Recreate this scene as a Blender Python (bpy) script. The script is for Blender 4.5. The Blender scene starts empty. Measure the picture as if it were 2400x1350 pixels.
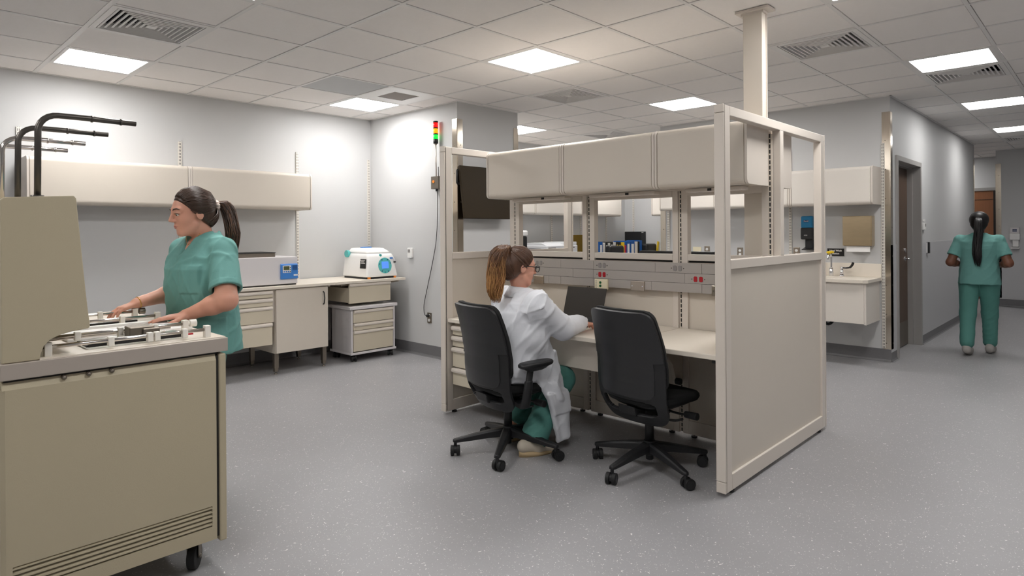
import bpy, bmesh, math, random
import numpy as np
from mathutils import Vector, Matrix
random.seed(7)
SC = bpy.context.scene
COL = SC.collection
PI = math.pi
R = math.radians
CAMH = 1.372
CEIL = 2.744
TILE = 0.6096
GX, GY = 3.5188, 3.0913

# ------------------------------------------------------------------ materials
def lin(c):
    c = c / 255.0
    return c / 12.92 if c <= 0.04045 else ((c + 0.055) / 1.055) ** 2.4

def rgb(r, g, b):
    return (lin(r), lin(g), lin(b), 1.0)

def mat(name, col, rough=0.5, metal=0.0, var=0.03, scale=6.0, bump=0.0, bscale=200.0, emis=None, estr=0.0,
        spec=0.5, stretch=None, coat=0.0, alpha=1.0, trans=0.0, ior=1.45, aniso=0.0, sss=0.0):
    m = bpy.data.materials.new(name)
    m.use_nodes = True
    nt = m.node_tree
    b = nt.nodes['Principled BSDF']
    L = nt.links
    geo = nt.nodes.new('ShaderNodeTexCoord')
    mp = nt.nodes.new('ShaderNodeMapping')
    L.new(geo.outputs['Object'], mp.inputs['Vector'])
    if stretch:
        mp.inputs['Scale'].default_value = stretch
    nz = nt.nodes.new('ShaderNodeTexNoise')
    nz.inputs['Scale'].default_value = scale
    nz.inputs['Detail'].default_value = 4.0
    L.new(mp.outputs['Vector'], nz.inputs['Vector'])
    mix = nt.nodes.new('ShaderNodeMix')
    mix.data_type = 'RGBA'
    mix.inputs[6].default_value = tuple(max(0.0, c * (1 - var)) for c in col[:3]) + (1,)
    mix.inputs[7].default_value = tuple(min(1.0, c * (1 + var)) for c in col[:3]) + (1,)
    L.new(nz.outputs['Fac'], mix.inputs[0])
    L.new(mix.outputs[2], b.inputs['Base Color'])
    b.inputs['Roughness'].default_value = rough
    b.inputs['Metallic'].default_value = metal
    b.inputs['Specular IOR Level'].default_value = spec
    b.inputs['Coat Weight'].default_value = coat
    b.inputs['Alpha'].default_value = alpha
    b.inputs['Transmission Weight'].default_value = trans
    b.inputs['IOR'].default_value = ior
    b.inputs['Anisotropic'].default_value = aniso
    if sss:
        b.inputs['Subsurface Weight'].default_value = sss
        b.inputs['Subsurface Radius'].default_value = (0.012, 0.005, 0.003)
        b.inputs['Subsurface Scale'].default_value = 0.5
    if bump:
        n2 = nt.nodes.new('ShaderNodeTexNoise')
        n2.inputs['Scale'].default_value = bscale
        n2.inputs['Detail'].default_value = 3.0
        L.new(mp.outputs['Vector'], n2.inputs['Vector'])
        bp = nt.nodes.new('ShaderNodeBump')
        bp.inputs['Strength'].default_value = bump
        bp.inputs['Distance'].default_value = 0.004
        L.new(n2.outputs['Fac'], bp.inputs['Height'])
        L.new(bp.outputs['Normal'], b.inputs['Normal'])
    if emis:
        b.inputs['Emission Color'].default_value = emis
        b.inputs['Emission Strength'].default_value = estr
    return m

def floor_mat():
    m = bpy.data.materials.new('speckled_vinyl')
    m.use_nodes = True
    nt = m.node_tree; L = nt.links
    b = nt.nodes['Principled BSDF']
    tc = nt.nodes.new('ShaderNodeTexCoord')
    base = (lin(150), lin(149), lin(151), 1)
    cur = None
    nz = nt.nodes.new('ShaderNodeTexNoise'); nz.inputs['Scale'].default_value = 2.5; nz.inputs['Detail'].default_value = 6
    L.new(tc.outputs['Object'], nz.inputs['Vector'])
    mx = nt.nodes.new('ShaderNodeMix'); mx.data_type = 'RGBA'
    mx.inputs[6].default_value = tuple(c * 0.95 for c in base[:3]) + (1,)
    mx.inputs[7].default_value = tuple(c * 1.05 for c in base[:3]) + (1,)
    L.new(nz.outputs['Fac'], mx.inputs[0]); cur = mx.outputs[2]
    for sc, th, col, dens in ((54, 0.085, (228, 226, 224), 0.75), (85, 0.095, (212, 211, 210), 0.7), (90, 0.11, (140, 139, 141), 0.5)):
        # stretched cells give short flecks
        dist = nt.nodes.new('ShaderNodeTexNoise'); dist.inputs['Scale'].default_value = 9.0 + sc * 0.1
        L.new(tc.outputs['Object'], dist.inputs['Vector'])
        add = nt.nodes.new('ShaderNodeMix'); add.data_type = 'VECTOR'; add.inputs[0].default_value = 0.12
        L.new(tc.outputs['Object'], add.inputs[4]); L.new(dist.outputs['Color'], add.inputs[5])
        vo = nt.nodes.new('ShaderNodeTexVoronoi'); vo.feature = 'F1'; vo.inputs['Scale'].default_value = sc
        L.new(add.outputs[1], vo.inputs['Vector'])
        lt = nt.nodes.new('ShaderNodeMath'); lt.operation = 'LESS_THAN'; lt.inputs[1].default_value = th * 1.6
        L.new(vo.outputs['Distance'], lt.inputs[0])
        sep = nt.nodes.new('ShaderNodeSeparateColor'); L.new(vo.outputs['Color'], sep.inputs[0])
        gt = nt.nodes.new('ShaderNodeMath'); gt.operation = 'GREATER_THAN'; gt.inputs[1].default_value = 1 - dens
        L.new(sep.outputs[0], gt.inputs[0])
        mu = nt.nodes.new('ShaderNodeMath'); mu.operation = 'MULTIPLY'
        L.new(lt.outputs[0], mu.inputs[0]); L.new(gt.outputs[0], mu.inputs[1])
        m2 = nt.nodes.new('ShaderNodeMix'); m2.data_type = 'RGBA'
        L.new(mu.outputs[0], m2.inputs[0]); L.new(cur, m2.inputs[6]); m2.inputs[7].default_value = rgb(*col)
        cur = m2.outputs[2]
    L.new(cur, b.inputs['Base Color'])
    b.inputs['Roughness'].default_value = 0.42
    n3 = nt.nodes.new('ShaderNodeTexNoise'); n3.inputs['Scale'].default_value = 60; n3.inputs['Detail'].default_value = 4
    L.new(tc.outputs['Object'], n3.inputs['Vector'])
    bp = nt.nodes.new('ShaderNodeBump'); bp.inputs['Strength'].default_value = 0.12; bp.inputs['Distance'].default_value = 0.003
    L.new(n3.outputs['Fac'], bp.inputs['Height']); L.new(bp.outputs['Normal'], b.inputs['Normal'])
    return m

def slot_mat(name, col, cols, pitch=0.0318, half=0.0035, duty=0.66, round_every=0):
    """painted strip punched with rows of slots (object x across, z up)"""
    m = bpy.data.materials.new(name); m.use_nodes = True
    nt = m.node_tree; L = nt.links; b = nt.nodes['Principled BSDF']
    tc = nt.nodes.new('ShaderNodeTexCoord')
    sp = nt.nodes.new('ShaderNodeSeparateXYZ'); L.new(tc.outputs['Object'], sp.inputs[0])
    def math_(op, a, bb):
        n = nt.nodes.new('ShaderNodeMath'); n.operation = op
        for i, v in enumerate((a, bb)):
            if v is None: continue
            if isinstance(v, (int, float)): n.inputs[i].default_value = v
            else: L.new(v, n.inputs[i])
        return n.outputs[0]
    fr = math_('FRACT', math_('DIVIDE', sp.outputs[2], pitch), None)
    on = math_('LESS_THAN', fr, duty)
    tot = None
    for c in cols:
        d = math_('LESS_THAN', math_('ABSOLUTE', math_('SUBTRACT', sp.outputs[0], c), None), half)
        tot = d if tot is None else math_('ADD', tot, d)
    f = math_('MULTIPLY', tot, on)
    mx = nt.nodes.new('ShaderNodeMix'); mx.data_type = 'RGBA'
    L.new(f, mx.inputs[0]); mx.inputs[6].default_value = col; mx.inputs[7].default_value = rgb(28, 26, 24)
    L.new(mx.outputs[2], b.inputs['Base Color']); b.inputs['Roughness'].default_value = 0.45
    return m

M = {}
M['floor'] = floor_mat()
M['wall'] = mat('painted_wall', rgb(199, 199, 199), 0.6, var=0.012, scale=3, bump=0.05, bscale=180)
M['wall_panel'] = mat('wall_protection_sheet', rgb(192, 192, 194), 0.45, var=0.01, bump=0.05, bscale=300)
M['tile'] = mat('ceiling_tile', rgb(238, 234, 231), 0.85, var=0.02, scale=30, bump=0.25, bscale=260)
M['tbar'] = mat('ceiling_grid_paint', rgb(226, 224, 222), 0.45, var=0.01)
M['base'] = mat('rubber_base', rgb(112, 111, 113), 0.5, var=0.12, scale=90)
M['steel'] = mat('brushed_steel', rgb(186, 174, 160), 0.28, 1.0, var=0.12, scale=30, stretch=(30, 30, 0.4), bump=0.05, bscale=80)
M['chrome'] = mat('chrome', rgb(225, 225, 228), 0.08, 1.0, var=0.02)
M['rod'] = mat('bright_rod', rgb(205, 200, 196), 0.16, 1.0, var=0.04, scale=20)
M['rod_dark'] = mat('dark_steel_rod', rgb(96, 92, 88), 0.35, 0.85, var=0.1, scale=30)
M['steel_dull'] = mat('dull_steel', rgb(132, 124, 114), 0.38, 0.9, var=0.1, scale=20)
M['lam'] = mat('warm_laminate', rgb(208, 199, 187), 0.42, var=0.012, scale=5, bump=0.04, bscale=350)
M['lam_edge'] = mat('laminate_trim', rgb(214, 205, 195), 0.38, var=0.012, scale=5)
M['lam_white'] = mat('pale_laminate', rgb(222, 215, 206), 0.42, var=0.012, scale=5, bump=0.03, bscale=350)
M['lam_tan'] = mat('drawer_paint', rgb(205, 195, 175), 0.42, var=0.012, scale=5)
M['top'] = mat('worktop_laminate', rgb(226, 217, 204), 0.36, var=0.012, scale=8)
M['gap'] = mat('shadow_gap_dark', rgb(40, 37, 34), 0.7)  # dark colour standing in for shade in gaps, also seals and small dark parts
M['void'] = mat('duct_shade_black', rgb(12, 12, 12), 0.9)  # near-black colour standing in for the shade inside the vents
M['sslot'] = slot_mat('slotted_standard', rgb(222, 217, 209), (-0.006, 0.006), half=0.0022)
M['sslot1'] = slot_mat('slotted_post', rgb(206, 196, 183), (0.0,), half=0.0045, duty=0.74)
M['grayplastic'] = mat('raceway_aluminium', rgb(174, 168, 163), 0.4, 0.25, var=0.03, scale=3, stretch=(1, 1, 60))
M['machine'] = mat('machine_paint', rgb(180, 169, 144), 0.5, var=0.02, scale=5, bump=0.12, bscale=420)
M['machine_top'] = mat('machine_ledge', rgb(176, 166, 156), 0.4, 0.15, var=0.03, scale=8)
M['nylon'] = mat('white_nylon', rgb(232, 228, 220), 0.4)
M['black'] = mat('black_plastic', rgb(30, 30, 31), 0.45, var=0.05, bump=0.1, bscale=500)
M['black_soft'] = mat('black_fabric', rgb(20, 20, 21), 0.85, var=0.1, scale=60, bump=0.2, bscale=500)
M['chair_panel'] = mat('chair_panel_plastic', rgb(42, 42, 44), 0.36, var=0.03, bump=0.1, bscale=600)
M['chair'] = mat('chair_shell_plastic', rgb(31, 31, 33), 0.42, var=0.03, bump=0.12, bscale=600)
M['rubber'] = mat('black_rubber', rgb(26, 26, 27), 0.6)
M['white'] = mat('white_plastic', rgb(236, 235, 233), 0.35, var=0.01)
M['offwhite'] = mat('bath_enamel', rgb(214, 210, 211), 0.35, var=0.01)
M['teal'] = mat('teal_plastic', rgb(88, 186, 184), 0.4)
M['blue'] = mat('blue_plastic', rgb(62, 128, 205), 0.4)
M['lcdblue'] = mat('blue_screen', rgb(80, 130, 215), 0.2, emis=rgb(80, 130, 215), estr=0.25)
M['lcdgreen'] = mat('lcd_glass', rgb(84, 92, 62), 0.2)
M['screen'] = mat('dark_screen', rgb(50, 41, 28), 0.5, var=0.03, spec=0.15)
M['olive'] = mat('olive_screen', rgb(96, 76, 24), 0.5, var=0.03, spec=0.15)
M['laptop'] = mat('laptop_screen', rgb(50, 45, 40), 0.35, var=0.02, spec=0.35)
M['red_lens'] = mat('red_lens', rgb(200, 22, 22), 0.2, emis=rgb(220, 10, 10), estr=0.5)
M['amber_lens'] = mat('amber_lens', rgb(240, 140, 20), 0.2, emis=rgb(250, 130, 10), estr=0.6)
M['green_lens'] = mat('green_lens', rgb(20, 170, 60), 0.2, emis=rgb(10, 190, 50), estr=0.6)
M['boxgray'] = mat('signal_box_paint', rgb(98, 90, 80), 0.5, var=0.04)
M['orange'] = mat('orange_button', rgb(232, 140, 50), 0.4)
M['red'] = mat('red_socket', rgb(168, 22, 34), 0.4)
M['socket'] = mat('gray_socket', rgb(140, 136, 134), 0.45)
M['cream'] = mat('cream_plate', rgb(236, 226, 196), 0.4)
M['green'] = mat('green_socket', rgb(24, 96, 52), 0.4)
M['wood'] = mat('dark_wood_veneer', rgb(84, 66, 54), 0.4, var=0.18, scale=4, stretch=(14, 14, 0.7))
M['wood2'] = mat('brown_wood_veneer', rgb(140, 92, 62), 0.4, var=0.15, scale=4, stretch=(14, 14, 0.7))
M['frame'] = mat('door_frame_paint', rgb(158, 155, 152), 0.4, var=0.02)
M['guard'] = mat('steel_corner_guard', rgb(206, 196, 182), 0.16, 1.0, var=0.1, scale=12, stretch=(20, 20, 0.5))
M['towel'] = mat('aged_steel', rgb(196, 178, 148), 0.30, 1.0, var=0.12, scale=9, stretch=(1, 1, 3))
M['paper'] = mat('paper', rgb(238, 236, 234), 0.8)
M['soapblue'] = mat('blue_translucent', rgb(40, 120, 165), 0.15, var=0.06)
M['navy'] = mat('navy_label', rgb(24, 44, 92), 0.4)
M['sign'] = mat('black_sign', rgb(22, 20, 18), 0.5)
M['letter'] = mat('white_letter', rgb(240, 238, 234), 0.5)
M['yellow'] = mat('yellow_plastic', rgb(238, 200, 20), 0.45)
M['binder_blue'] = mat('blue_binder', rgb(18, 84, 158), 0.5)
M['binder_black'] = mat('black_binder', rgb(28, 27, 26), 0.5)
M['binder_white'] = mat('white_binder', rgb(225, 222, 216), 0.5)
M['magenta'] = mat('magenta_binder', rgb(176, 26, 70), 0.5)
M['manila'] = mat('manila_folder', rgb(226, 190, 120), 0.7)
M['printer'] = mat('printer_plastic', rgb(220, 221, 224), 0.4)
M['graytile'] = mat('gray_vinyl_tile', rgb(188, 189, 190), 0.55, var=0.02)
M['glass'] = mat('clear_acrylic', rgb(235, 240, 240), 0.05, trans=0.95, ior=1.3, var=0.0)
M['led_dim'] = mat('led_diffuser_corridor', rgb(250, 250, 250), 0.5, emis=(1.0, 0.985, 0.965, 1), estr=6.5)
M['led'] = mat('led_diffuser', rgb(250, 250, 250), 0.5, emis=(1.0, 0.985, 0.965, 1), estr=9.0)

# ------------------------------------------------------------------ object helpers
ROOTM = {}
def thing(name, label, cat, loc=(0, 0, 0), rotz=0.0, group=None):
    o = bpy.data.objects.new(name, None)
    o.empty_display_size = 0.1
    COL.objects.link(o)
    o.location = loc
    o.rotation_euler = (0, 0, rotz)
    o['label'] = label
    o['category'] = cat
    if group: o['group'] = group
    ROOTM[o.name] = Matrix.Translation(Vector(loc)) @ Matrix.Rotation(rotz, 4, 'Z')
    return o

def root_of(o):
    while o.parent is not None:
        o = o.parent
    return o

def dup(root, loc=None, rotz=None, label=None, group=None):
    r = root.copy(); COL.objects.link(r)
    if loc is not None: r.location = loc
    if rotz is not None: r.rotation_euler = (0, 0, rotz)
    if label: r['label'] = label
    if group: r['group'] = group
    for ch in [c for c in bpy.data.objects if c.parent == root]:
        c = ch.copy(); COL.objects.link(c); c.parent = r
        for g in [d for d in bpy.data.objects if d.parent == ch]:
            d = g.copy(); COL.objects.link(d); d.parent = c
    return r

class MB:
    def __init__(self):
        self.bm = bmesh.new()
        self.mi = 0
    def _new(self, n0):
        for f in list(self.bm.faces)[n0:]:
            f.material_index = self.mi
    def box(self, x0, x1, y0, y1, z0, z1):
        n0 = len(self.bm.faces)
        v = [self.bm.verts.new((x, y, z)) for x in (x0, x1) for y in (y0, y1) for z in (z0, z1)]
        for q in ((0, 1, 3, 2), (4, 6, 7, 5), (0, 4, 5, 1), (2, 3, 7, 6), (0, 2, 6, 4), (1, 5, 7, 3)):
            self.bm.faces.new([v[i] for i in q])
        self._new(n0); return self
    def obox(self, c, size, rot):
        """oriented box: centre, full size, Matrix 3x3 or euler"""
        n0 = len(self.bm.faces)
        if not isinstance(rot, Matrix):
            from mathutils import Euler
            rot = Euler(rot).to_matrix()
        c = Vector(c)
        v = [self.bm.verts.new(c + rot @ Vector((x * size[0] / 2, y * size[1] / 2, z * size[2] / 2))) for x in (-1, 1) for y in (-1, 1) for z in (-1, 1)]
        for q in ((0, 1, 3, 2), (4, 6, 7, 5), (0, 4, 5, 1), (2, 3, 7, 6), (0, 2, 6, 4), (1, 5, 7, 3)):
            self.bm.faces.new([v[i] for i in q])
        self._new(n0); return self
    def tube(self, pts, r, n=10, cap=True, closed=False):
        """round tube through points; r a number or a list"""
        n0 = len(self.bm.faces)
        pts = [Vector(p) for p in pts]
        rr = r if isinstance(r, (list, tuple)) else [r] * len(pts)
        N = len(pts)
        t0 = (pts[1] - pts[0]).normalized()
        up = Vector((0, 0, 1)) if abs(t0.z) < 0.9 else Vector((1, 0, 0))
        nrm = (up - t0 * up.dot(t0)).normalized()
        rings = []
        for i, p in enumerate(pts):
            if closed: t = (pts[(i + 1) % N] - pts[i - 1]).normalized()
            elif i == 0: t = (pts[1] - pts[0]).normalized()
            elif i == N - 1: t = (pts[-1] - pts[-2]).normalized()
            else: t = ((pts[i + 1] - p).normalized() + (p - pts[i - 1]).normalized()).normalized()
            nrm = (nrm - t * nrm.dot(t)).normalized()
            bn = t.cross(nrm)
            rings.append([self.bm.verts.new(p + (nrm * math.cos(a) + bn * math.sin(a)) * rr[i]) for a in (2 * PI * k / n for k in range(n))])
        m = N if closed else N - 1
        for i in range(m):
            A, B = rings[i], rings[(i + 1) % N]
            for k in range(n):
                f = self.bm.faces.new((A[k], A[(k + 1) % n], B[(k + 1) % n], B[k])); f.smooth = True
        if cap and not closed:
            self.bm.faces.new(list(reversed(rings[0]))); self.bm.faces.new(rings[-1])
        self._new(n0); return self
    def cyl(self, p0, p1, r, n=20, r2=None):
        return self.tube([p0, p1], [r, r if r2 is None else r2], n)
    def prism(self, poly, axis, a, b):
        """poly of 2-D points in the two other axes (in xyz order), extruded along axis from a to b"""
        n0 = len(self.bm.faces)
        def mk(p, t):
            return {'x': (t, p[0], p[1]), 'y': (p[0], t, p[1]), 'z': (p[0], p[1], t)}[axis]
        A = [self.bm.verts.new(mk(p, a)) for p in poly]
        B = [self.bm.verts.new(mk(p, b)) for p in poly]
        n = len(poly)
        fs = [self.bm.faces.new(A), self.bm.faces.new(list(reversed(B)))]
        for i in range(n):
            fs.append(self.bm.faces.new((A[i], B[i], B[(i + 1) % n], A[(i + 1) % n])))
        self._new(n0); return self
    def loft(self, rings, cap=True, smooth=True):
        n0 = len(self.bm.faces)
        vs = [[self.bm.verts.new(p) for p in r] for r in rings]
        n = len(rings[0])
        for i in range(len(vs) - 1):
            for k in range(n):
                f = self.bm.faces.new((vs[i][k], vs[i][(k + 1) % n], vs[i + 1][(k + 1) % n], vs[i + 1][k])); f.smooth = smooth
        if cap:
            self.bm.faces.new(list(reversed(vs[0]))); self.bm.faces.new(vs[-1])
        self._new(n0); return self
    def sphere(self, c, r, seg=16, rings=10):
        n0 = len(self.bm.faces)
        if not isinstance(r, (tuple, list)): r = (r, r, r)
        mtx = Matrix.Translation(Vector(c)) @ Matrix.Diagonal((r[0], r[1], r[2], 1))
        bmesh.ops.create_uvsphere(self.bm, u_segments=seg, v_segments=rings, radius=1.0, matrix=mtx)
        for f in list(self.bm.faces)[n0:]: f.smooth = True
        self._new(n0); return self
    def disc(self, c, r, axis, t, n=24, ry=None):
        """flat round plate along axis, thickness t"""
        ry = ry or r
        pts = [(r * math.cos(2 * PI * k / n), ry * math.sin(2 * PI * k / n)) for k in range(n)]
        i = 'xyz'.index(axis)
        o = [j for j in range(3) if j != i]
        return self.prism([(c[o[0]] + p[0], c[o[1]] + p[1]) for p in pts], axis, c[i] - t / 2, c[i] + t / 2)
    def build(self, name, m, parent=None, bevel=0.0, seg=2, label=None, smooth_angle=None, kind=None, world=True):
        bm = self.bm
        if parent is not None and world:
            rt = root_of(parent)
            mt = ROOTM.get(rt.name)
            if mt is not None:
                bm.transform(mt.inverted())
        bmesh.ops.recalc_face_normals(bm, faces=bm.faces[:])
        me = bpy.data.meshes.new(name)
        bm.to_mesh(me); bm.free()
        o = bpy.data.objects.new(name, me)
        COL.objects.link(o)
        for mm in (m if isinstance(m, (list, tuple)) else [m]):
            me.materials.append(M[mm] if isinstance(mm, str) else mm)
        if parent is not None: o.parent = parent
        if bevel:
            md = o.modifiers.new('edge', 'BEVEL'); md.width = bevel; md.segments = seg
            md.limit_method = 'ANGLE'; md.angle_limit = R(40); md.harden_normals = False
        if label: o['label'] = label
        if kind: o['kind'] = kind
        return o

def tag(o, label, cat, group=None):
    o['label'] = label; o['category'] = cat
    if group: o['group'] = group
    return o

def B(*a):
    return MB().box(*a)

def struct(o):
    o['kind'] = 'structure'; return o

def text(body, size, loc, rot, m, parent, name='lettering', align='CENTER', bold=0.0, local=False):
    cu = bpy.data.curves.new(name, 'FONT')
    cu.body = body; cu.size = size; cu.align_x = align; cu.align_y = 'CENTER'; cu.extrude = 0.0004; cu.offset = bold
    cu.resolution_u = 3; cu.space_line = 0.85
    tmp = bpy.data.objects.new('t', cu)
    COL.objects.link(tmp)
    dg = bpy.context.evaluated_depsgraph_get()
    me = bpy.data.meshes.new_from_object(tmp.evaluated_get(dg))
    bpy.data.objects.remove(tmp); bpy.data.curves.remove(cu)
    from mathutils import Euler
    mt = Matrix.Translation(Vector(loc)) @ Euler(rot).to_matrix().to_4x4()
    if not local:
        rm = ROOTM.get(root_of(parent).name)
        if rm is not None: mt = rm.inverted() @ mt
    me.transform(mt)
    me.materials.clear(); me.materials.append(M[m])
    o = bpy.data.objects.new(name, me); COL.objects.link(o); o.parent = parent
    return o

ROT_NX = (R(90), 0, R(-90))     # text on a face looking to -X
ROT_NY = (R(90), 0, 0)          # text on a face looking to -Y

def arc(cx, cy, r, a0, a1, n):
    return [(cx + r * math.cos(R(a0 + (a1 - a0) * k / n)), cy + r * math.sin(R(a0 + (a1 - a0) * k / n))) for k in range(n + 1)]

# ------------------------------------------------------------------ camera
cam = bpy.data.cameras.new('camera')
camo = bpy.data.objects.new('camera', cam); COL.objects.link(camo)
yaw, roll, fpx, v0 = 0.762489, 0.00703244, 1481.67, 543.249
fwd = Vector((math.cos(yaw), math.sin(yaw), 0)); rgt = Vector((math.sin(yaw), -math.cos(yaw), 0)); up = Vector((0, 0, 1))
cx_ = rgt * math.cos(roll) - up * math.sin(roll)
cy_ = up * math.cos(roll) + rgt * math.sin(roll)
mw = Matrix((cx_, cy_, -fwd)).transposed().to_4x4()
mw.translation = (0, 0, CAMH)
camo.matrix_world = mw
cam.sensor_width = 36; cam.sensor_fit = 'HORIZONTAL'
cam.lens = 36 * fpx / 2400
cam.shift_y = -(675 - v0) / 2400
cam.clip_start = 0.05
SC.camera = camo
SC.view_settings.view_transform = 'Standard'
SC.view_settings.look = 'None'
SC.view_settings.gamma = 1
SC.view_settings.exposure = 1.66
w = bpy.data.worlds.new('room_world'); SC.world = w
w.use_nodes = True
w.node_tree.nodes['Background'].inputs[0].default_value = (0.5, 0.5, 0.52, 1)
w.node_tree.nodes['Background'].inputs[1].default_value = 0.3
SC.cycles.use_denoising = True
SC.cycles.max_bounces = 8
SC.cycles.diffuse_bounces = 5
SC.cycles.sample_clamp_indirect = 6.0

# ------------------------------------------------------------------ room shell
struct(B(-3.1, 18, -3.1, 8, -0.1, 0).build('floor', 'floor'))
struct(B(-3.1, 18, 6.6, 6.7, 0, CEIL + .05).build('wall_left', 'wall'))
struct(B(4.41, 5.34, 5.0, 6.6, 0, CEIL + .03).build('wall_center', 'wall'))
struct(B(9.95, 10.05, 4.25, 6.6, 0, CEIL + .03).build('wall_alcove', 'wall'))
struct(B(7.41, 7.51, 1.78, 4.25, 0, CEIL + .03).build('wall_right', 'wall'))
struct(B(7.41, 9.95, 4.25, 4.35, 0, CEIL + .03).build('wall_partition', 'wall'))
# corridor wall with the door opening (door x 7.67-8.73, z 2.11)
D0, D1, DZ = 7.62, 8.78, 2.155
cw = MB(); cw.box(7.41, D0, 1.68, 1.78, 0, CEIL + .03).box(D1, 12.75, 1.68, 1.78, 0, CEIL + .03).box(D0, D1, 1.68, 1.78, DZ, CEIL + .03)
struct(cw.build('wall_corridor', 'wall'))
struct(B(12.65, 12.75, 1.78, 5.0, 0, CEIL + .03).build('wall_corridor_return', 'wall'))
struct(MB().box(14.0, 14.1, -3.0, 1.53, 0, CEIL + .03).build('wall_far', 'wall'))
struct(MB().box(15.2, 15.3, -3.0, 5.0, 0, CEIL + .03).build('wall_end', 'wall'))
struct(B(-3.1, 18, -3.1, -3.0, 0, CEIL + .03).build('wall_south', 'wall'))
struct(B(-3.1, -3.0, -3.0, 6.6, 0, CEIL + .03).build('wall_west', 'wall'))
# wall protection sheet on the corridor walls (thin, up to 1.21 m)
struct(MB().box(D1 + .0, 12.752, 1.674, 1.682, 0.1, 1.21).box(7.408, D0, 1.674, 1.682, 0.1, 1.21).build('trim_1', 'wall_panel'))
struct(MB().box(13.994, 14.001, -3.0, 1.53, 0.15, 1.21).build('trim_2', 'wall_panel'))

# coved rubber base
def cove(name, pts, out):
    """base along a polyline of wall points, out = list of unit normals per segment"""
    mb = MB()
    prof = [(0.0, 0.0), (0.028, 0.0), (0.014, 0.006), (0.006, 0.022), (0.005, 0.128), (0.0, 0.13)]
    for (a, b), n in zip(zip(pts[:-1], pts[1:]), out):
        a = Vector(a); b = Vector(b); n = Vector(n)
        r1 = [tuple(a + n * d) + (z,) for d, z in prof]
        r2 = [tuple(b + n * d) + (z,) for d, z in prof]
        mb.loft([r1, r2], smooth=False)
    return struct(mb.build(name, 'base'))
cove('baseboard_left', [(-3, 6.6), (4.41, 6.6)], [(0, -1)])
cove('baseboard_center', [(4.41, 6.6), (4.41, 5.0), (5.34, 5.0), (5.34, 6.6)], [(-1, 0), (0, -1), (1, 0)])
cove('baseboard_alcove', [(5.34, 6.6), (9.95, 6.6)], [(0, -1)])
cove('baseboard_right', [(7.41, 4.35), (7.41, 1.68), (D0, 1.68)], [(-1, 0), (0, -1)])
cove('baseboard_corridor', [(D1, 1.68), (12.75, 1.68)], [(0, -1)])
cove('baseboard_far', [(14.0, 1.53), (14.0, -3)], [(-1, 0)])

# ceiling: tile field + grid, with holes filled by lights and grilles
lights = [(0, 0), (-4, 4), (0, 4), (4, 0), (4, -4), (8, -4), (12, -4), (4, 4), (-4, 0), (0, -4), (-4, -4), (8, 4), (-8, -4), (-8, 0), (0, -8), (18, -1)]  # the last panel is unseen, added to brighten the far corridor end
four_way = [(-4, 2), (2, 1), (2, -3), (5, -4), (14, -4), (6, 3)]
grey_tile = (-1, 3); small_grille = (0, 3)
holes = set(lights)
i0, i1, j0, j1 = -11, 24, -10, 6
tm = MB()
for i in range(i0, i1):
    for j in range(j0, j1):
        if (i, j) in holes or (i, j) in four_way or (i, j) == small_grille: continue
        tm.mi = 1 if (i, j) == grey_tile else 0
        x, y = GX + i * TILE, GY + j * TILE
        if y > 6.62: continue
        tm.box(x + .0155, x + TILE - .0155, y + .0155, y + TILE - .0155, CEIL + .004, CEIL + .02)
ceil = struct(tm.build('ceiling', ['tile', 'graytile']))
gm = MB()
for i in range(i0, i1 + 1):
    x = GX + i * TILE
    wd = .012 if i != -4 else .017
    gm.box(x - wd, x + wd, GY + j0 * TILE, 6.62, CEIL, CEIL + .03)
for j in range(j0, j1 + 1):
    y = GY + j * TILE
    if y > 6.6: continue
    gm.box(GX + i0 * TILE, GX + i1 * TILE, y - .012, y + .012, CEIL + .0006, CEIL + .03)
g_ = gm.build('grid', 'tbar', ceil)
# wall angle along the visible walls
wa = MB()
wa.box(-3, 9.95, 6.578, 6.6, CEIL - .001, CEIL + .02).box(4.388, 4.41, 5.0, 6.6, CEIL - .001, CEIL + .02).box(4.388, 5.34, 4.978, 5.0, CEIL - .001, CEIL + .02)
wa.box(7.388, 7.41, 1.66, 4.35, CEIL - .001, CEIL + .02).box(7.388, 12.75, 1.658, 1.68, CEIL - .001, CEIL + .02)
wa.build('wall_angle', 'tbar', ceil)
struct(B(-3.1, 18, -3.1, 8, CEIL + .12, CEIL + .2).build('roof_slab', 'tile'))

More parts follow.
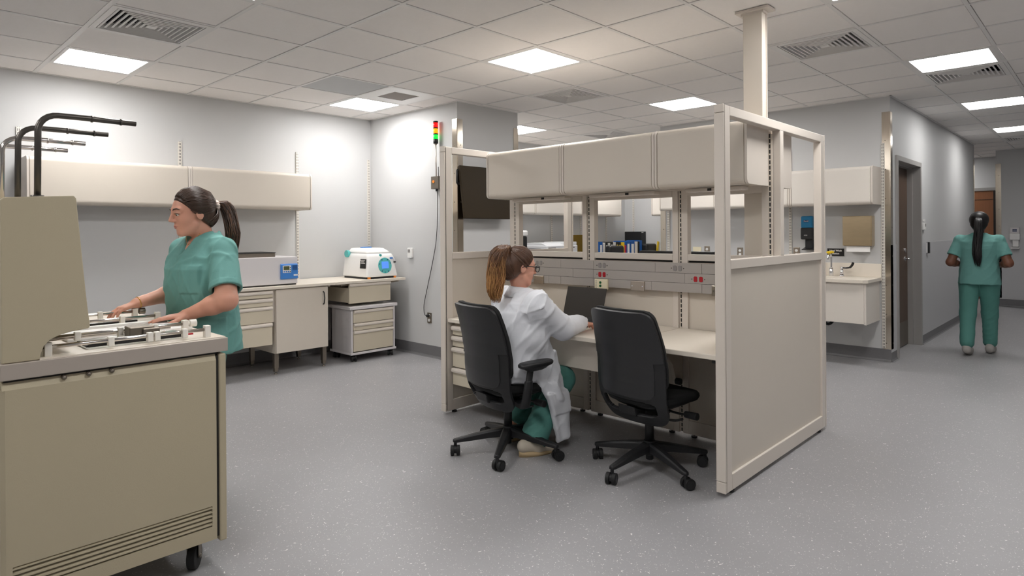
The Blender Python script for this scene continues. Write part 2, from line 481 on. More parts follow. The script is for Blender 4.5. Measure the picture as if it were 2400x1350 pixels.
LN = {(0, 0): 'square ceiling light panel above the workstation island, largest lit panel in the room',
      (-4, 4): 'ceiling light panel beside the left wall, above the standing woman and wall cabinets',
      (0, 4): 'ceiling light panel in the corner where the left wall meets the signal light wall',
      (4, 0): 'ceiling light panel behind the tall power pole of the workstation island',
      (4, -4): 'ceiling light panel nearest in the corridor row, beside a square air diffuser',
      (8, -4): 'second ceiling light panel along the corridor row',
      (12, -4): 'third ceiling light panel along the corridor, the most distant one',
      (4, 4): 'ceiling light panel just above the left island wall, next to the projecting wall corner'}
proto = None
for k in lights:
    x, y = GX + k[0] * TILE + TILE / 2, GY + k[1] * TILE + TILE / 2
    lab = LN.get(k, 'unseen ceiling light panel out of the camera view')
    if proto is None:
        proto = thing('ceiling_light', lab, 'ceiling light', (x, y, CEIL), 0, 'ceiling light panels')
        h = TILE / 2 - .012; q = .262
        f = MB()
        for s in (-1, 1):
            f.box(x - h, x + h, y + min(s * h, s * q), y + max(s * h, s * q), CEIL, CEIL + .03)
            f.box(x + min(s * h, s * q), x + max(s * h, s * q), y - q, y + q, CEIL, CEIL + .03)
        f.build('light_frame', 'tbar', proto)
        B(x - q, x + q, y - q, y + q, CEIL + .004, CEIL + .03).build('diffuser', 'led', proto)
    else:
        d_ = dup(proto, (x, y, CEIL), label=lab)
        if k[1] == -4 and k[0] >= 4:       # the corridor row is lamped a little weaker
            for c in bpy.data.objects:
                if c.parent == d_ and c.name.startswith('diffuser'):
                    c.data = c.data.copy(); c.data.materials[0] = M['led_dim']

def vent4(x, y, lab):
    t = thing('ceiling_vent', lab, 'air vent', (x, y, CEIL), 0, 'square ceiling air diffusers')
    h = TILE / 2 - .012
    f = MB()
    q = h - .035
    for s in (-1, 1):
        f.box(x - h, x + h, y + min(s * h, s * q), y + max(s * h, s * q), CEIL - .003, CEIL + .03)
        f.box(x + min(s * h, s * q), x + max(s * h, s * q), y - q, y + q, CEIL - .003, CEIL + .03)
    f.build('vent_frame', 'tbar', t)
    k = MB(); k.box(x - h, x + h, y - h, y + h, CEIL + .105, CEIL + .11); k.box(x - h, x - h + .004, y - h, y + h, CEIL + .03, CEIL + .105); k.box(x + h - .004, x + h, y - h, y + h, CEIL + .03, CEIL + .105); k.box(x - h, x + h, y - h, y - h + .004, CEIL + .03, CEIL + .105); k.box(x - h, x + h, y + h - .004, y + h, CEIL + .03, CEIL + .105)
    k.build('duct_shade_backing', 'void', t)  # black backing and side walls added so the blade gaps look shaded
    lv = MB()
    n = 7
    for k in range(n):
        a = q - .004 - k * (q - .03) / n
        b = a - (q - .03) / n * .72
        za, zb = CEIL - .004, CEIL + .036
        # tilted blade ring: low outside edge, high inside edge
        c0 = [(x + sx * a, y + sy * a, za) for sx, sy in ((-1, -1), (1, -1), (1, 1), (-1, 1))]
        c1 = [(x + sx * b, y + sy * b, zb) for sx, sy in ((-1, -1), (1, -1), (1, 1), (-1, 1))]
        c2 = [(x + sx * b, y + sy * b, zb + .002) for sx, sy in ((-1, -1), (1, -1), (1, 1), (-1, 1))]
        c3 = [(x + sx * (a + .0), y + sy * (a + .0), za + .003) for sx, sy in ((-1, -1), (1, -1), (1, 1), (-1, 1))]
        c0 = [(x + sx * (a - .012), y + sy * (a - .012), za) for sx, sy in ((-1, -1), (1, -1), (1, 1), (-1, 1))]
        lv.loft([c3, c0, c1, c2, c3], cap=False, smooth=False)
    lv.box(x - .03, x + .03, y - .03, y + .03, CEIL - .002, CEIL + .003)
    lv.build('louver', 'tbar', t)
    return t
VN = ['square air diffuser at the top left corner of the photo, above the left wall',
      'square air diffuser above the island, beyond the big light panel',
      'square air diffuser right of the tall power pole, largest on the right side',
      'square air diffuser directly beside the nearest corridor light panel',
      'distant air diffuser at the far end of the corridor ceiling',
      'air diffuser just above the overhead cabinets of the island, partly hidden']
for (i, j), lab in zip(four_way, VN):
    vent4(GX + (i + .5) * TILE, GY + (j + .5) * TILE, lab)
# small return grille set in a white panel
x, y = GX + (small_grille[0] + .5) * TILE, GY + (small_grille[1] + .5) * TILE
t = thing('ceiling_grille', 'small slatted return grille in a white ceiling panel beside the corner light', 'air vent', (x, y, CEIL))
h = TILE / 2 - .012
f = MB()
for s in (-1, 1):
    f.box(x - h, x + h, y + min(s * h, s * .15), y + max(s * h, s * .15), CEIL, CEIL + .02)
    f.box(x + min(s * h, s * .15), x + max(s * h, s * .15), y - .15, y + .15, CEIL, CEIL + .02)
f.build('panel', 'white', t)
B(x - .15, x + .15, y - .15, y + .15, CEIL + .03, CEIL + .035).build('duct_shade_backing', 'void', t)
f = MB()
for k in range(12):
    yy = y - .14 + k * .0255
    f.obox((x, yy, CEIL + .01), (.30, .02, .002), (R(-35), 0, 0))
f.build('slat', 'grayplastic', t)
# ================================================================== foreground machine
def caster(parent, x, y, ztop, r=.05, w=.03, a=0.0, name='caster', fork='steel_dull'):
    c, s = math.cos(a), math.sin(a)
    mb = MB()
    mb.mi = 0
    mb.cyl((x - s * w / 2, y + c * w / 2, r), (x + s * w / 2, y - c * w / 2, r), r, 24)
    mb.mi = 1
    for k in (-1, 1):
        ox, oy = -s * (w / 2 + .006) * k, c * (w / 2 + .006) * k
        mb.obox((x + ox, y + oy, (r + ztop) / 2 + .004), (.034, .005, ztop - r), (0, 0, a))
        mb.cyl((x + ox * .6, y + oy * .6, r), (x + ox * 1.25, y + oy * 1.25, r), .009, 10)
    mb.obox((x, y, ztop - .004), (.08, .07, .008), (0, 0, a))
    mb.cyl((x, y, ztop - .03), (x, y, ztop), .018, 12)
    return mb.build(name, ['rubber', fork], parent, bevel=.003)

mc = thing('laboratory_machine', 'large khaki machine on casters with sloped hood and steel rods, standing at the left edge', 'machine', (.7, 3.3, 0))
X0m, X1m, Y0m, Y1m = .335, 1.022, 2.63, 3.95
lx0, lx1, lz0, lz1 = .364, 1.0, .195, .278
b = MB()
b.box(X0m, X1m, Y0m + .02, Y1m, .14, .895)
b.build('cabinet_body', 'machine', mc, bevel=.006)
# side panel with a louvre opening
s = MB()
s.box(X0m + .012, X1m - .004, Y0m, Y0m + .018, lz1, .862); s.prism([(Y0m, .862), (Y0m + .018, .862), (Y0m + .018, .886), (Y0m + .012, .886)], 'x', X0m + .004, X1m - .004)
s.prism([(X0m + .012, Y0m), (X0m + .012, Y0m + .018), (X0m, Y0m + .018), (X0m, Y0m + .012)], 'z', .142, .862)
s.box(X0m + .012, X1m - .004, Y0m, Y0m + .018, .142, lz0)
s.box(X0m + .012, lx0, Y0m, Y0m + .018, lz0, lz1)
s.box(lx1, X1m - .004, Y0m, Y0m + .018, lz0, lz1)
sp = s.build('side_panel', 'machine', mc)
B(lx0, lx1, Y0m + .0165, Y0m + .019, lz0, lz1).build('louver_backing', 'gap', mc)
s = MB()
for k in range(5):
    z = lz0 + .006 + k * .0165
    s.prism([(Y0m + .001, z), (Y0m + .016, z + .009), (Y0m + .016, z + .0125), (Y0m + .001, z + .0045)], 'x', lx0, lx1)
s.build('louver', 'machine', mc)
fd = MB(); fd.box(X1m + .006, X1m + .034, Y0m - .006, Y1m, .128, .886)
fd.build('front_door', 'machine', mc, bevel=.006)
B(X1m - .002, X1m + .007, Y0m + .004, Y1m - .01, .15, .88).build('door_seal', 'gap', mc)
B(X0m + .01, X1m + .01, Y0m + .014, Y1m - .02, .872, .897).build('shadow_reveal', 'gap', mc)
lg = MB(); lg.box(X0m - .002, 1.063, Y0m - .008, Y1m + .01, .895, .950)
lg.build('work_ledge', 'machine_top', mc, bevel=.003)
lg = MB(); lg.box(.44, 1.056, Y0m + .0, Y1m, .9495, .954)
lg.build('ledge_surface', 'top', mc)
for kx in (.508, .581, .652):
    kb = MB(); kb.cyl((kx, Y0m + .03, .880), (kx, Y0m - .004, .880), .008, 12); kb.sphere((kx, Y0m - .004, .880), .008, 10, 6)
    kb.build('knob', 'steel_dull', mc)
# hood: two side cheeks + sloped shell
out = [(.339, .951), (.339, 1.489), (.349, 1.497), (.540, 1.509), (.547, 1.500), (.5745, 1.161), (.586, 1.046), (.580, 1.041), (.535, 1.036), (.497, 1.028), (.470, 1.015), (.452, .995), (.443, .970), (.440, .951)]
for ya in (Y0m, Y1m - .02):
    hd = MB(); hd.prism(out, 'y', ya, ya + .02); hd.build('hood_cheek', 'machine', mc, bevel=.003)
hs = MB(); hs.prism([(.341, .953), (.341, 1.484), (.540, 1.503), (.572, 1.161), (.580, 1.050), (.50, 1.047), (.42, 1.02), (.40, .953)], 'y', Y0m + .02, Y1m - .02)
hs.build('hood_shell', 'machine', mc)
# control panel on the sloped face
pn = MB(); pn.obox((.563, 3.3, 1.40), (.006, .95, .16), (0, R(-4.6), 0)); pn.build('control_panel', 'black', mc)
for (yy, zz) in ((2.72, 1.28), (2.70, 1.13), (2.70, 1.115), (2.71, 1.10), (2.70, 1.075), (2.76, 1.13), (2.80, 1.13)):
    xx = .586 - (zz - 1.046) * .085
    k = MB(); k.cyl((xx - .004, yy, zz), (xx + .012, yy, zz + .001), .010 if zz > 1.2 else .006, 12); k.build('button', 'white', mc)
# four rods over the hood
def rod(y, zt, m):
    p = [(.455, y, 1.47), (.458, y, zt - .06)] + [(.458 + .06 * (1 - math.cos(R(a))), y, zt - .06 + .06 * math.sin(R(a))) for a in range(15, 91, 15)]
    p += [(.60, y, zt + .001), (.765, y, zt)]
    mb = MB(); mb.tube(p, .0105, 12)
    for xx in (.62, .715):
        mb.cyl((xx - .003, y, zt), (xx + .003, y, zt), .0125, 12)
    mb.cyl((.455, y, 1.50), (.455, y, 1.512), .02, 14)
    mb.build('hook_rod', m, mc)
rod(2.74, 1.80, 'rod_dark'); rod(3.12, 1.80, 'rod_dark'); rod(3.50, 1.80, 'rod'); rod(3.85, 1.80, 'rod')
# rails with brackets, knobs and clamps
def rail(y, x0, x1, z, knob, clamps, double=0.0):
    r_ = MB(); r_.cyl((x0, y, z), (x1, y, z), .0068, 12)
    if double: r_.cyl((x0, y + double, z - .012), (x1 - .06, y + double, z - .012), .006, 12)
    r_.build('rail', 'rod', mc)
    for xx in (x0 + .015, x1 - .012):
        br = MB(); br.box(xx - .011, xx + .011, y - .014, y + .014, .950, z + .016); br.build('rail_bracket', 'nylon', mc, bevel=.002)
        sc_ = MB(); sc_.cyl((xx + .010, y, z + .004), (xx + .0125, y, z + .004), .005, 8); sc_.build('screw', 'black', mc)
    if knob:
        kb = MB(); kb.cyl((x1 - .01, y, z), (x1 + .012, y, z), .008, 12); kb.cyl((x1 + .006, y, z), (x1 + .034, y, z), .0155, 18)
        kb.build('rail_knob', knob, mc, bevel=.002)
    for xx in clamps:
        c = MB(); c.box(xx - .010, xx + .010, y - .013, y + .013, z - .022, z + .013); c.build('rail_clamp', 'nylon', mc, bevel=.003)
rail(2.675, .455, 1.012, .984, None, (.66, .79, .815, .915))
rail(2.885, .47, 1.0, .988, 'nylon', (.60, .745, .87), .03)
rail(3.30, .60, 1.02, .986, None, (.72, .86))
rail(3.54, .60, .99, .988, 'steel_dull', (.72, .83))
# pinch block on the second rail
pb = MB(); pb.box(.755, .845, 2.80, 2.872, .962, 1.006); pb.box(.80, .862, 2.79, 2.80, .97, .998); pb.build('pinch_block', 'steel_dull', mc, bevel=.004)
# acrylic plates with dark edges
for (xa, xb, ya, yb) in ((.60, .935, 2.72, 2.86), (.66, .93, 3.33, 3.46)):
    pl = MB(); pl.box(xa, xb, ya, yb, .9645, .9715); pl.build('acrylic_plate', 'glass', mc)
    ed = MB(); ed.box(xa, xb, ya - .006, ya, .960, .972); ed.box(xa - .006, xa, ya, yb, .960, .968); ed.build('plate_edge', 'black', mc)
wl = MB(); wl.box(.58, 1.04, 2.945, 3.18, .953, .966); wl.build('white_board', 'white', mc, bevel=.002)
wl = MB(); wl.box(.62, 1.02, 3.20, 3.23, .953, .975); wl.build('white_guide', 'white', mc, bevel=.002)
rt_ = MB(); rt_.box(.935, .985, 2.78, 2.82, .954, .960); rt_.build('tag', 'red', mc)
for (x, y, a) in ((.97, 2.745, R(52)), (.42, 2.745, R(20)), (.97, 3.85, R(70)), (.42, 3.85, R(30))):
    caster(mc, x, y, .141, .05, .032, a)

# ================================================================== left wall furniture
def standard(x, y, z0, z1, rz, lab, group='slotted wall standards', w=.032, m='sslot'):
    """upright slotted shelf strip on a wall; rz 0 faces -Y, -90 faces -X"""
    o = MB().box(-w / 2, w / 2, -.014, 0, 0, z1 - z0).build('wall_standard', m, None, bevel=.002)
    o.location = (x, y, z0); o.rotation_euler = (0, 0, R(rz))
    return tag(o, lab, 'shelf standard', group)
standard(2.222, 6.6, .14, 2.275, 0, 'slotted beige wall strip behind the standing woman, above the joint of the wall cabinets')
standard(3.443, 6.6, .14, 2.275, 0, 'slotted beige wall strip at the right end of the left wall cabinets')
standard(4.372, 6.6, .14, 2.262, 0, 'slotted beige wall strip in the corner behind the white machine with teal dial')
standard(.97, 6.6, .14, 2.275, 0, 'slotted beige wall strip behind the steel rods of the machine')

def overhead(t, L, D, H, m='lam', gap=True, left=True, right=True):
    """overhead flipper-door cabinet: local x 0..L, front at y=0 (faces -y), depth D, z 0..H"""
    r = .035
    def prof(o, rr):
        # front-rounded outline in (y,z), o = inset
        return [(D, o), ] + [(o + rr - rr * math.sin(R(a)), o + rr - rr * math.cos(R(a))) for a in range(0, 91, 15)] + \
               [(o + rr - rr * math.cos(R(a)), H - o - rr + rr * math.sin(R(a))) for a in range(0, 91, 15)] + [(D, H - o)]
    e = .016
    b = MB(); b.prism(prof(.006, r - .004), 'x', e + .002, L - e - .002); b.build('cabinet_body', m, t, world=False)
    x0 = e + .004 if left else .002
    x1 = L - e - .004 if right else L - .002
    d = MB()
    pf = prof(0, r)
    pf = [(y, z) for y, z in pf if True]
    n0 = pf[:]
    # door: the wrapped front only
    shell = [(min(y, .10), z) for y, z in pf]
    d.prism(shell, 'x', x0, x1); d.build('door', m, t, world=False, bevel=.0025)
    for i, (a, c) in enumerate(((0, e), (L - e, L))):
        if (i == 0 and not left) or (i == 1 and not right): continue
        q = MB(); q.prism(prof(-.001, r), 'x', a, c); q.build('end_panel', 'lam_edge', t, world=False, bevel=.0015)
    for on, a, c in ((left, e, e + .004), (right, L - e - .004, L - e)):
        if on:
            g = MB(); g.prism(prof(.013, r - .010), 'x', a, c); g.build('door_gap', 'gap', t, world=False)

t = thing('wall_cabinet', 'long beige overhead wall cabinet behind the machine rods, left one of the left wall pair', 'wall cabinet', (.97, 6.25, 1.622), 0, 'overhead cabinets on the left wall')
overhead(t, 1.228, .35, .385)
t = thing('wall_cabinet', 'beige overhead wall cabinet behind the head of the standing woman, its right end free', 'wall cabinet', (2.20, 6.25, 1.622), 0, 'overhead cabinets on the left wall')
overhead(t, 1.232, .35, .385)

# worktops
o = B(2.12, 3.474, 5.85, 6.58, .834, .862).build('worktop', 'top', None, bevel=.003); tag(o, 'long beige worktop carrying the grey bath box, behind the standing woman', 'worktop', 'worktops along the left wall')
o = B(3.476, 4.365, 5.85, 6.58, .834, .862).build('worktop', 'top', None, bevel=.003); tag(o, 'beige worktop in the corner under the white machine with the teal dial', 'worktop', 'worktops along the left wall')
def bracket(x, lab):
    t = thing('shelf_bracket', lab, 'bracket', (x, 6.58, .78), 0, 'worktop support brackets')
    m = MB(); m.prism([(6.585, .833), (5.93, .833), (5.93, .815), (6.45, .74), (6.585, .66)], 'x', x - .012, x + .012); m.build('arm', 'lam', t)
bracket(3.445, 'steel bracket under the worktop joint beside the cupboard door')
bracket(4.325, 'bracket under the right end of the corner worktop')

def drawer_front(parent, x0, x1, y, z0, z1, depth=.0, m='lam_tan', t=.018, pull=True):
    """drawer facing -Y; rolled top pull; box behind when depth"""
    mb = MB(); mb.box(x0, x1, y, y + t, z0, z1 - .012 if pull else z1)
    d = mb.build('drawer', m, parent, bevel=.003)
    if pull:
        p = MB()
        p.prism([(y + .016, z1 - .034), (y - .004, z1 - .034), (y - .013, z1 - .030), (y - .016, z1 - .018), (y - .012, z1 - .004), (y - .002, z1), (y + .016, z1)], 'x', x0 + .002, x1 - .002)
        p.build('drawer_pull', 'lam_edge', d, bevel=.002)
    if depth:
        q = MB(); q.box(x0 + .006, x1 - .006, y + t, y + depth, z0 + .008, z1 - .05); q.build('drawer_box', 'lam_tan', d)
    return d
# hanging drawer unit, left of the cupboard
t = thing('drawer_unit', 'hanging beige unit of four drawers under the worktop, behind the standing woman', 'drawer unit', (2.5, 6.2, .3))
B(2.14, 2.83, 5.895, 6.5, .515, .832).build('carcass', 'lam', t, bevel=.002)
B(2.18, 2.79, 6.0, 6.5, .33, .515).build('carcass_lower', 'lam', t, bevel=.002)
for (z0, z1) in ((.757, .822), (.676, .749), (.517, .672)):
    drawer_front(t, 2.17, 2.806, 5.872, z0, z1)
drawer_front(t, 2.17, 2.800, 5.868, .303, .513, .5)
# cupboard with door on steel legs
t = thing('base_cabinet', 'beige cupboard with one door and dark bow handle on steel legs', 'cupboard', (3.12, 6.2, 0))
B(2.835, 3.405, 5.895, 6.5, .205, .832).build('carcass', 'lam', t, bevel=.002)
d = B(2.842, 3.398, 5.875, 5.894, .207, .826).build('door', 'lam', t, bevel=.003)
h = MB(); h.tube([(3.345, 5.875, .775), (3.345, 5.858, .765), (3.345, 5.846, .71), (3.345, 5.858, .655), (3.345, 5.875, .645)], .006, 8); h.build('handle', 'black', d)
for x in (2.86, 3.375):
    for y in (5.93, 6.46):
        l = MB(); l.box(x - .022, x + .022, y - .022, y + .022, .06, .206); l.box(x - .018, x + .018, y - .018, y + .018, .025, .07)
        l.cyl((x, y, .01), (x, y, .03), .006, 8); l.cyl((x, y, 0), (x, y, .012), .018, 14, .012)
        l.build('leg', 'steel_dull', t, bevel=.002)
# pulled-out hanging drawer
t = thing('hanging_drawer', 'single deep beige drawer hanging open under the corner worktop above the rolling cart', 'drawer', (3.9, 6.1, .62))
drawer_front(t, 3.645, 4.172, 5.872, .62, .8325, .55)
B(3.63, 4.19, 6.0, 6.5, .80, .834).build('runner', 'lam', t)
# rolling cart
t = thing('rolling_cart', 'grey rolling drawer cart on black casters under the corner worktop', 'cart', (3.93, 6.05, 0))
B(3.632, 4.236, 5.83, 6.28, .555, .588).build('cart_top', 'offwhite', t, bevel=.005)
m = MB()
m.box(3.655, 3.675, 5.85, 6.26, .098, .555).box(4.193, 4.213, 5.85, 6.26, .098, .555).box(3.655, 4.213, 6.24, 6.26, .098, .555).box(3.645, 4.222, 5.84, 6.27, .075, .098)
m.build('cart_frame', 'offwhite', t, bevel=.003)
B(3.68, 4.188, 5.868, 6.23, .10, .55).build('cart_inside', 'gap', t)
drawer_front(t, 3.682, 4.186, 5.848, .412, .548)
drawer_front(t, 3.682, 4.186, 5.848, .332, .407)
drawer_front(t, 3.682, 4.186, 5.848, .108, .328)
for (x, y, a) in ((3.70, 5.88, 1.2), (4.17, 5.88, .9), (3.70, 6.22, .6), (4.17, 6.22, 1.4)):
    c = MB()
    ca, sa = math.cos(a), math.sin(a)
    for k in (-1, 1):
        c.cyl((x - sa * .011 * k, y + ca * .011 * k, .033), (x - sa * .03 * k, y + ca * .03 * k, .033), .033, 18)
    c.cyl((x - sa * .012, y + ca * .012, .036), (x + sa * .012, y - ca * .012, .036), .024, 12)
    c.cyl((x, y, .04), (x, y, .076), .009, 8)
    c.build('caster', 'rubber', t, bevel=.003)
# grey bath box
t = thing('laboratory_bath', 'long grey box with blue control panel and dark lid on the left worktop', 'laboratory bath', (2.7, 6.1, .862))
B(2.42, 3.082, 5.905, 6.35, .875, 1.142).build('housing', 'offwhite', t, bevel=.006)
B(2.44, 3.07, 5.915, 6.33, .862, .876).build('plinth', 'gap', t)
B(2.46, 2.875, 5.955, 6.26, 1.142, 1.182).build('lid_base', 'steel_dull', t, bevel=.004)
l = MB(); l.prism([(2.452, 1.1825), (2.882, 1.1825), (2.874, 1.188), (2.46, 1.188)], 'y', 5.95, 6.265); l.build('lid', 'black', t)
p = MB(); p.prism([(5.905, .922), (5.893, .922), (5.885, .93), (5.889, 1.066), (5.905, 1.074)], 'x', 2.90, 3.076); p2_ = p.build('control_panel', 'blue', t, bevel=.003)
B(2.918, 3.002, 5.8845, 5.889, .985, 1.056).build('keypad', 'white', p2_)
B(2.925, 2.985, 5.883, 5.886, 1.012, 1.05).build('display', 'lcdgreen', p2_)
for k in range(3): B(2.925 + .022 * k, 2.94 + .022 * k, 5.8825, 5.886, .990, 1.003).build('key', 'blue', p2_)
for k in range(3): B(2.990, 2.998, 5.8825, 5.886, .992 + .02 * k, 1.002 + .02 * k).build('key', 'gap', p2_)
for k in range(6): B(3.02, 3.07, 5.8855, 5.889, 1.01 + .008 * k, 1.013 + .008 * k).build('rib', 'navy', p2_)
B(3.03, 3.072, 5.8855, 5.889, .952, .966).build('name_plate', 'white', p2_)
# white machine with the teal dial
t = thing('tabletop_centrifuge', 'white tabletop machine with round teal dial and clear lid on the corner worktop', 'laboratory machine', (4.0, 6.1, .862))
def ring(x0, x1, y0, y1, z, r=.03, n=4):
    pts = []
    for (cx, cy, a0) in ((x1 - r, y1 - r, 0), (x0 + r, y1 - r, 90), (x0 + r, y0 + r, 180), (x1 - r, y0 + r, 270)):
        pts += [(p[0], p[1], z) for p in arc(cx, cy, r, a0, a0 + 90, n)]
    return pts
m = MB(); m.loft([ring(3.895, 4.305, 5.91, 6.42, .885), ring(3.895, 4.305, 5.91, 6.42, .90), ring(3.915, 4.275, 5.935, 6.41, 1.10), ring(3.925, 4.262, 5.955, 6.40, 1.135), ring(3.945, 4.245, 6.0, 6.38, 1.150)])
m.build('housing', 'white', t)
m = MB(); m.loft([ring(3.905, 4.295, 5.925, 6.41, .862), ring(3.905, 4.295, 5.925, 6.41, .887)], smooth=False); m.build('plinth', 'black', t)
for (x, y) in ((3.93, 5.93), (4.27, 5.93), (3.93, 6.38), (4.27, 6.38)):
    m = MB(); m.cyl((x, y, .8621), (x, y, .884), .018, 12); m.build('foot', 'orange', t)
m = MB(); m.loft([ring(3.93, 4.258, 5.965, 6.395, 1.138), ring(3.95, 4.24, 5.985, 6.38, 1.165), ring(3.965, 4.225, 6.06, 6.36, 1.196), ring(3.985, 4.205, 6.09, 6.34, 1.20)]); m.build('lid', 'white', t)
m = MB(); m.box(4.02, 4.15, 6.20, 6.24, 1.198, 1.212); m.build('lid_handle', 'blue', t, bevel=.004)
tilt = R(7.1)
m = MB(); m.disc((0, 0, 0), .088, 'y', .008, 40); m.bm.transform(Matrix.Translation((4.135, 5.922, 1.005)) @ Matrix.Rotation(-tilt, 4, 'X')); dl = m.build('dial', 'teal', t)
m = MB(); m.obox((4.135, 5.916, 1.01), (.088, .006, .078), (-tilt, 0, 0)); m.build('display', 'lcdblue', dl)
for a in (20, 60, 120, 165, 235, 265, 300):
    m = MB(); m.disc((0, 0, 0), .006, 'y', .006, 10); m.bm.transform(Matrix.Translation((4.135 + .074 * math.cos(R(a)), 5.9175 + .009 * math.sin(R(a)), 1.005 + .074 * math.sin(R(a)))) @ Matrix.Rotation(-tilt, 4, 'X')); m.build('button', 'navy', dl)
m = MB(); m.cyl((4.09, 5.955, 1.122), (4.09, 5.935, 1.120), .014, 14); m.build('lid_button', 'teal', t)
m = MB(); m.cyl((3.925, 6.33, 1.135), (3.895, 6.33, 1.135), .04, 24); m.build('hinge_cap', 'teal', t)
m = MB(); m.obox((3.9015, 6.0, 1.03), (.003, .11, .105), (0, R(5.7), 0)); lb = m.build('label_plate', 'sign', t)
for k in range(6):
    m = MB(); m.obox((3.9005 + .0017 * (k - 2.5) * -1 * -1, 6.0, 1.068 - .0155 * k), (.003, (.085, .06, .08, .07, .085, .05)[k], .006), (0, R(5.7), 0)); m.build('lettering', 'letter', lb)
m = MB(); m.obox((4.225, 5.9265, 1.085), (.04, .003, .018), (-tilt, 0, 0)); m.build('logo', 'blue', t)
m = MB(); m.obox((4.262, 5.925, 1.07), (.028, .003, .03), (-tilt, 0, 0)); m.build('symbol', 'offwhite', t)
m = MB(); m.obox((4.266, 5.920, 1.04), (.03, .003, .014), (-tilt, 0, 0)); m.build('symbol', 'black', t)

# wall B: thermostat, outlet, stack light, cable
t = thing('thermostat', 'white wall thermostat with grey display beside the white machine', 'thermostat', (4.41, 5.80, 1.14))
m = MB(); m.loft([[(x, 5.80 + a, 1.14 + b_) for a, b_ in [(p[0], p[1]) for p in (arc(.03, .045, .012, 0, 90, 4) + arc(-.03, .045, .012, 90, 180, 4) + arc(-.03, -.045, .012, 180, 270, 4) + arc(.03, -.045, .012, 270, 360, 4))]] for x in (4.409, 4.384)])
m.build('housing', 'white', t, bevel=.003)
B(4.381, 4.385, 5.787, 5.829, 1.145, 1.18).build('display', 'socket', t)
t = thing('wall_outlet', 'steel duplex outlet low on the wall with a black plug in it', 'outlet', (4.41, 5.475, .43))
B(4.402, 4.41, 5.44, 5.51, .372, .487).build('plate', 'steel_dull', t, bevel=.002)
for z in (.455, .405):
    m = MB(); m.disc((4.4, 5.475, z), .017, 'x', .006, 20); m.build('socket', 'white', t)
t = thing('power_cable', 'thin black cable hanging from the signal light box to the low outlet', 'cable', (4.38, 5.4, .45))
pts = [(4.385, 5.30, 1.83), (4.39, 5.305, 1.6), (4.395, 5.335, 1.3), (4.395, 5.40, 1.05), (4.395, 5.50, .75), (4.392, 5.55, .58), (4.388, 5.548, .50), (4.382, 5.525, .462), (4.375, 5.49, .452), (4.37, 5.478, .455)]
def smooth(pts, n=6):
    P_ = [Vector(p) for p in pts]; out = []
    for i in range(len(P_) - 1):
        p0, p1, p2, p3 = P_[max(i - 1, 0)], P_[i], P_[i + 1], P_[min(i + 2, len(P_) - 1)]
        for k in range(n):
            u = k / n
            out.append(.5 * ((2 * p1) + (p2 - p0) * u + (2 * p0 - 5 * p1 + 4 * p2 - p3) * u * u + (3 * p1 - p0 - 3 * p2 + p3) * u ** 3))
    out.append(P_[-1]); return out
m = MB(); m.tube(smooth(pts), .0038, 8); m.build('cord', 'black', t)
m = MB(); m.cyl((4.366, 5.475, .455), (4.398, 5.475, .455), .015, 14, .017); m.build('plug', 'black', t, bevel=.002)
t = thing('signal_tower', 'red, amber and green signal light on a thin pole above a grey box', 'signal light', (4.37, 5.29, 1.85))
for z, mm in ((2.527, 'red_lens'), (2.463, 'amber_lens'), (2.399, 'green_lens')):
    m = MB(); m.cyl((4.365, 5.297, z - .026), (4.365, 5.297, z + .026), .025, 24); m.build('lens', mm, t)
for z, h in ((2.562, .018), (2.495, .012), (2.431, .012), (2.352, .046)):
    m = MB(); m.cyl((4.365, 5.297, z - h / 2), (4.365, 5.297, z + h / 2), .0265, 24); m.build('ring', 'black', t)
m = MB(); m.cyl((4.365, 5.297, 2.315), (4.365, 5.297, 2.33), .014, 16); m.cyl((4.365, 5.292, 1.96), (4.365, 5.297, 2.33), .006, 12); m.build('pole', 'steel', t)
bx = B(4.345, 4.409, 5.235, 5.36, 1.84, 1.975).build('control_box', 'boxgray', t, bevel=.003)
m = MB(); m.disc((4.343, 5.315, 1.918), .018, 'x', .006, 20, ry=.015); m.build('button', 'orange', bx)
m = MB(); m.cyl((4.36, 5.252, 1.975), (4.36, 5.252, 2.075), .004, 8); m.build('antenna', 'black', t)
m = MB(); m.cyl((4.375, 5.30, 1.815), (4.375, 5.30, 1.842), .012, 12); m.build('cable_gland', 'black', t)

# steel corner guards (setting)
def guard(name, x, y, z0, z1, dx, dy, w=.075):
    m = MB()
    m.box(min(x, x + dx * w), max(x, x + dx * w), y - .004 if dy > 0 else y, y if dy > 0 else y + .004, z0, z1)
    m.box(x - .004 if dx > 0 else x, x if dx > 0 else x + .004, min(y, y + dy * w), max(y, y + dy * w), z0, z1)
    o = struct(m.build(name, 'guard'))
    k = MB()
    z = z0 + .06
    while z < z1:
        k.cyl((x + dx * w * .6, y - .006 * dy, z), (x + dx * w * .6, y, z), .006, 8)
        k.cyl((x - .006 * dx, y + dy * w * .6, z), (x, y + dy * w * .6, z), .006, 8)
        z += .30
    k.build('screws', 'steel_dull', o)
guard('trim_3', 4.408, 4.998, .13, 2.565, 1, 1)
guard('trim_4', 5.342, 4.998, .13, 2.565, -1, 1)
guard('trim_5', 7.408, 1.678, .13, 2.585, 1, 1)
guard('trim_6', 12.752, 1.678, .15, 2.5, -1, 1)
guard('trim_7', 13.998, 1.532, .15, 2.51, 1, -1)
guard('trim_8', 7.408, 4.352, .13, 2.585, 1, -1)

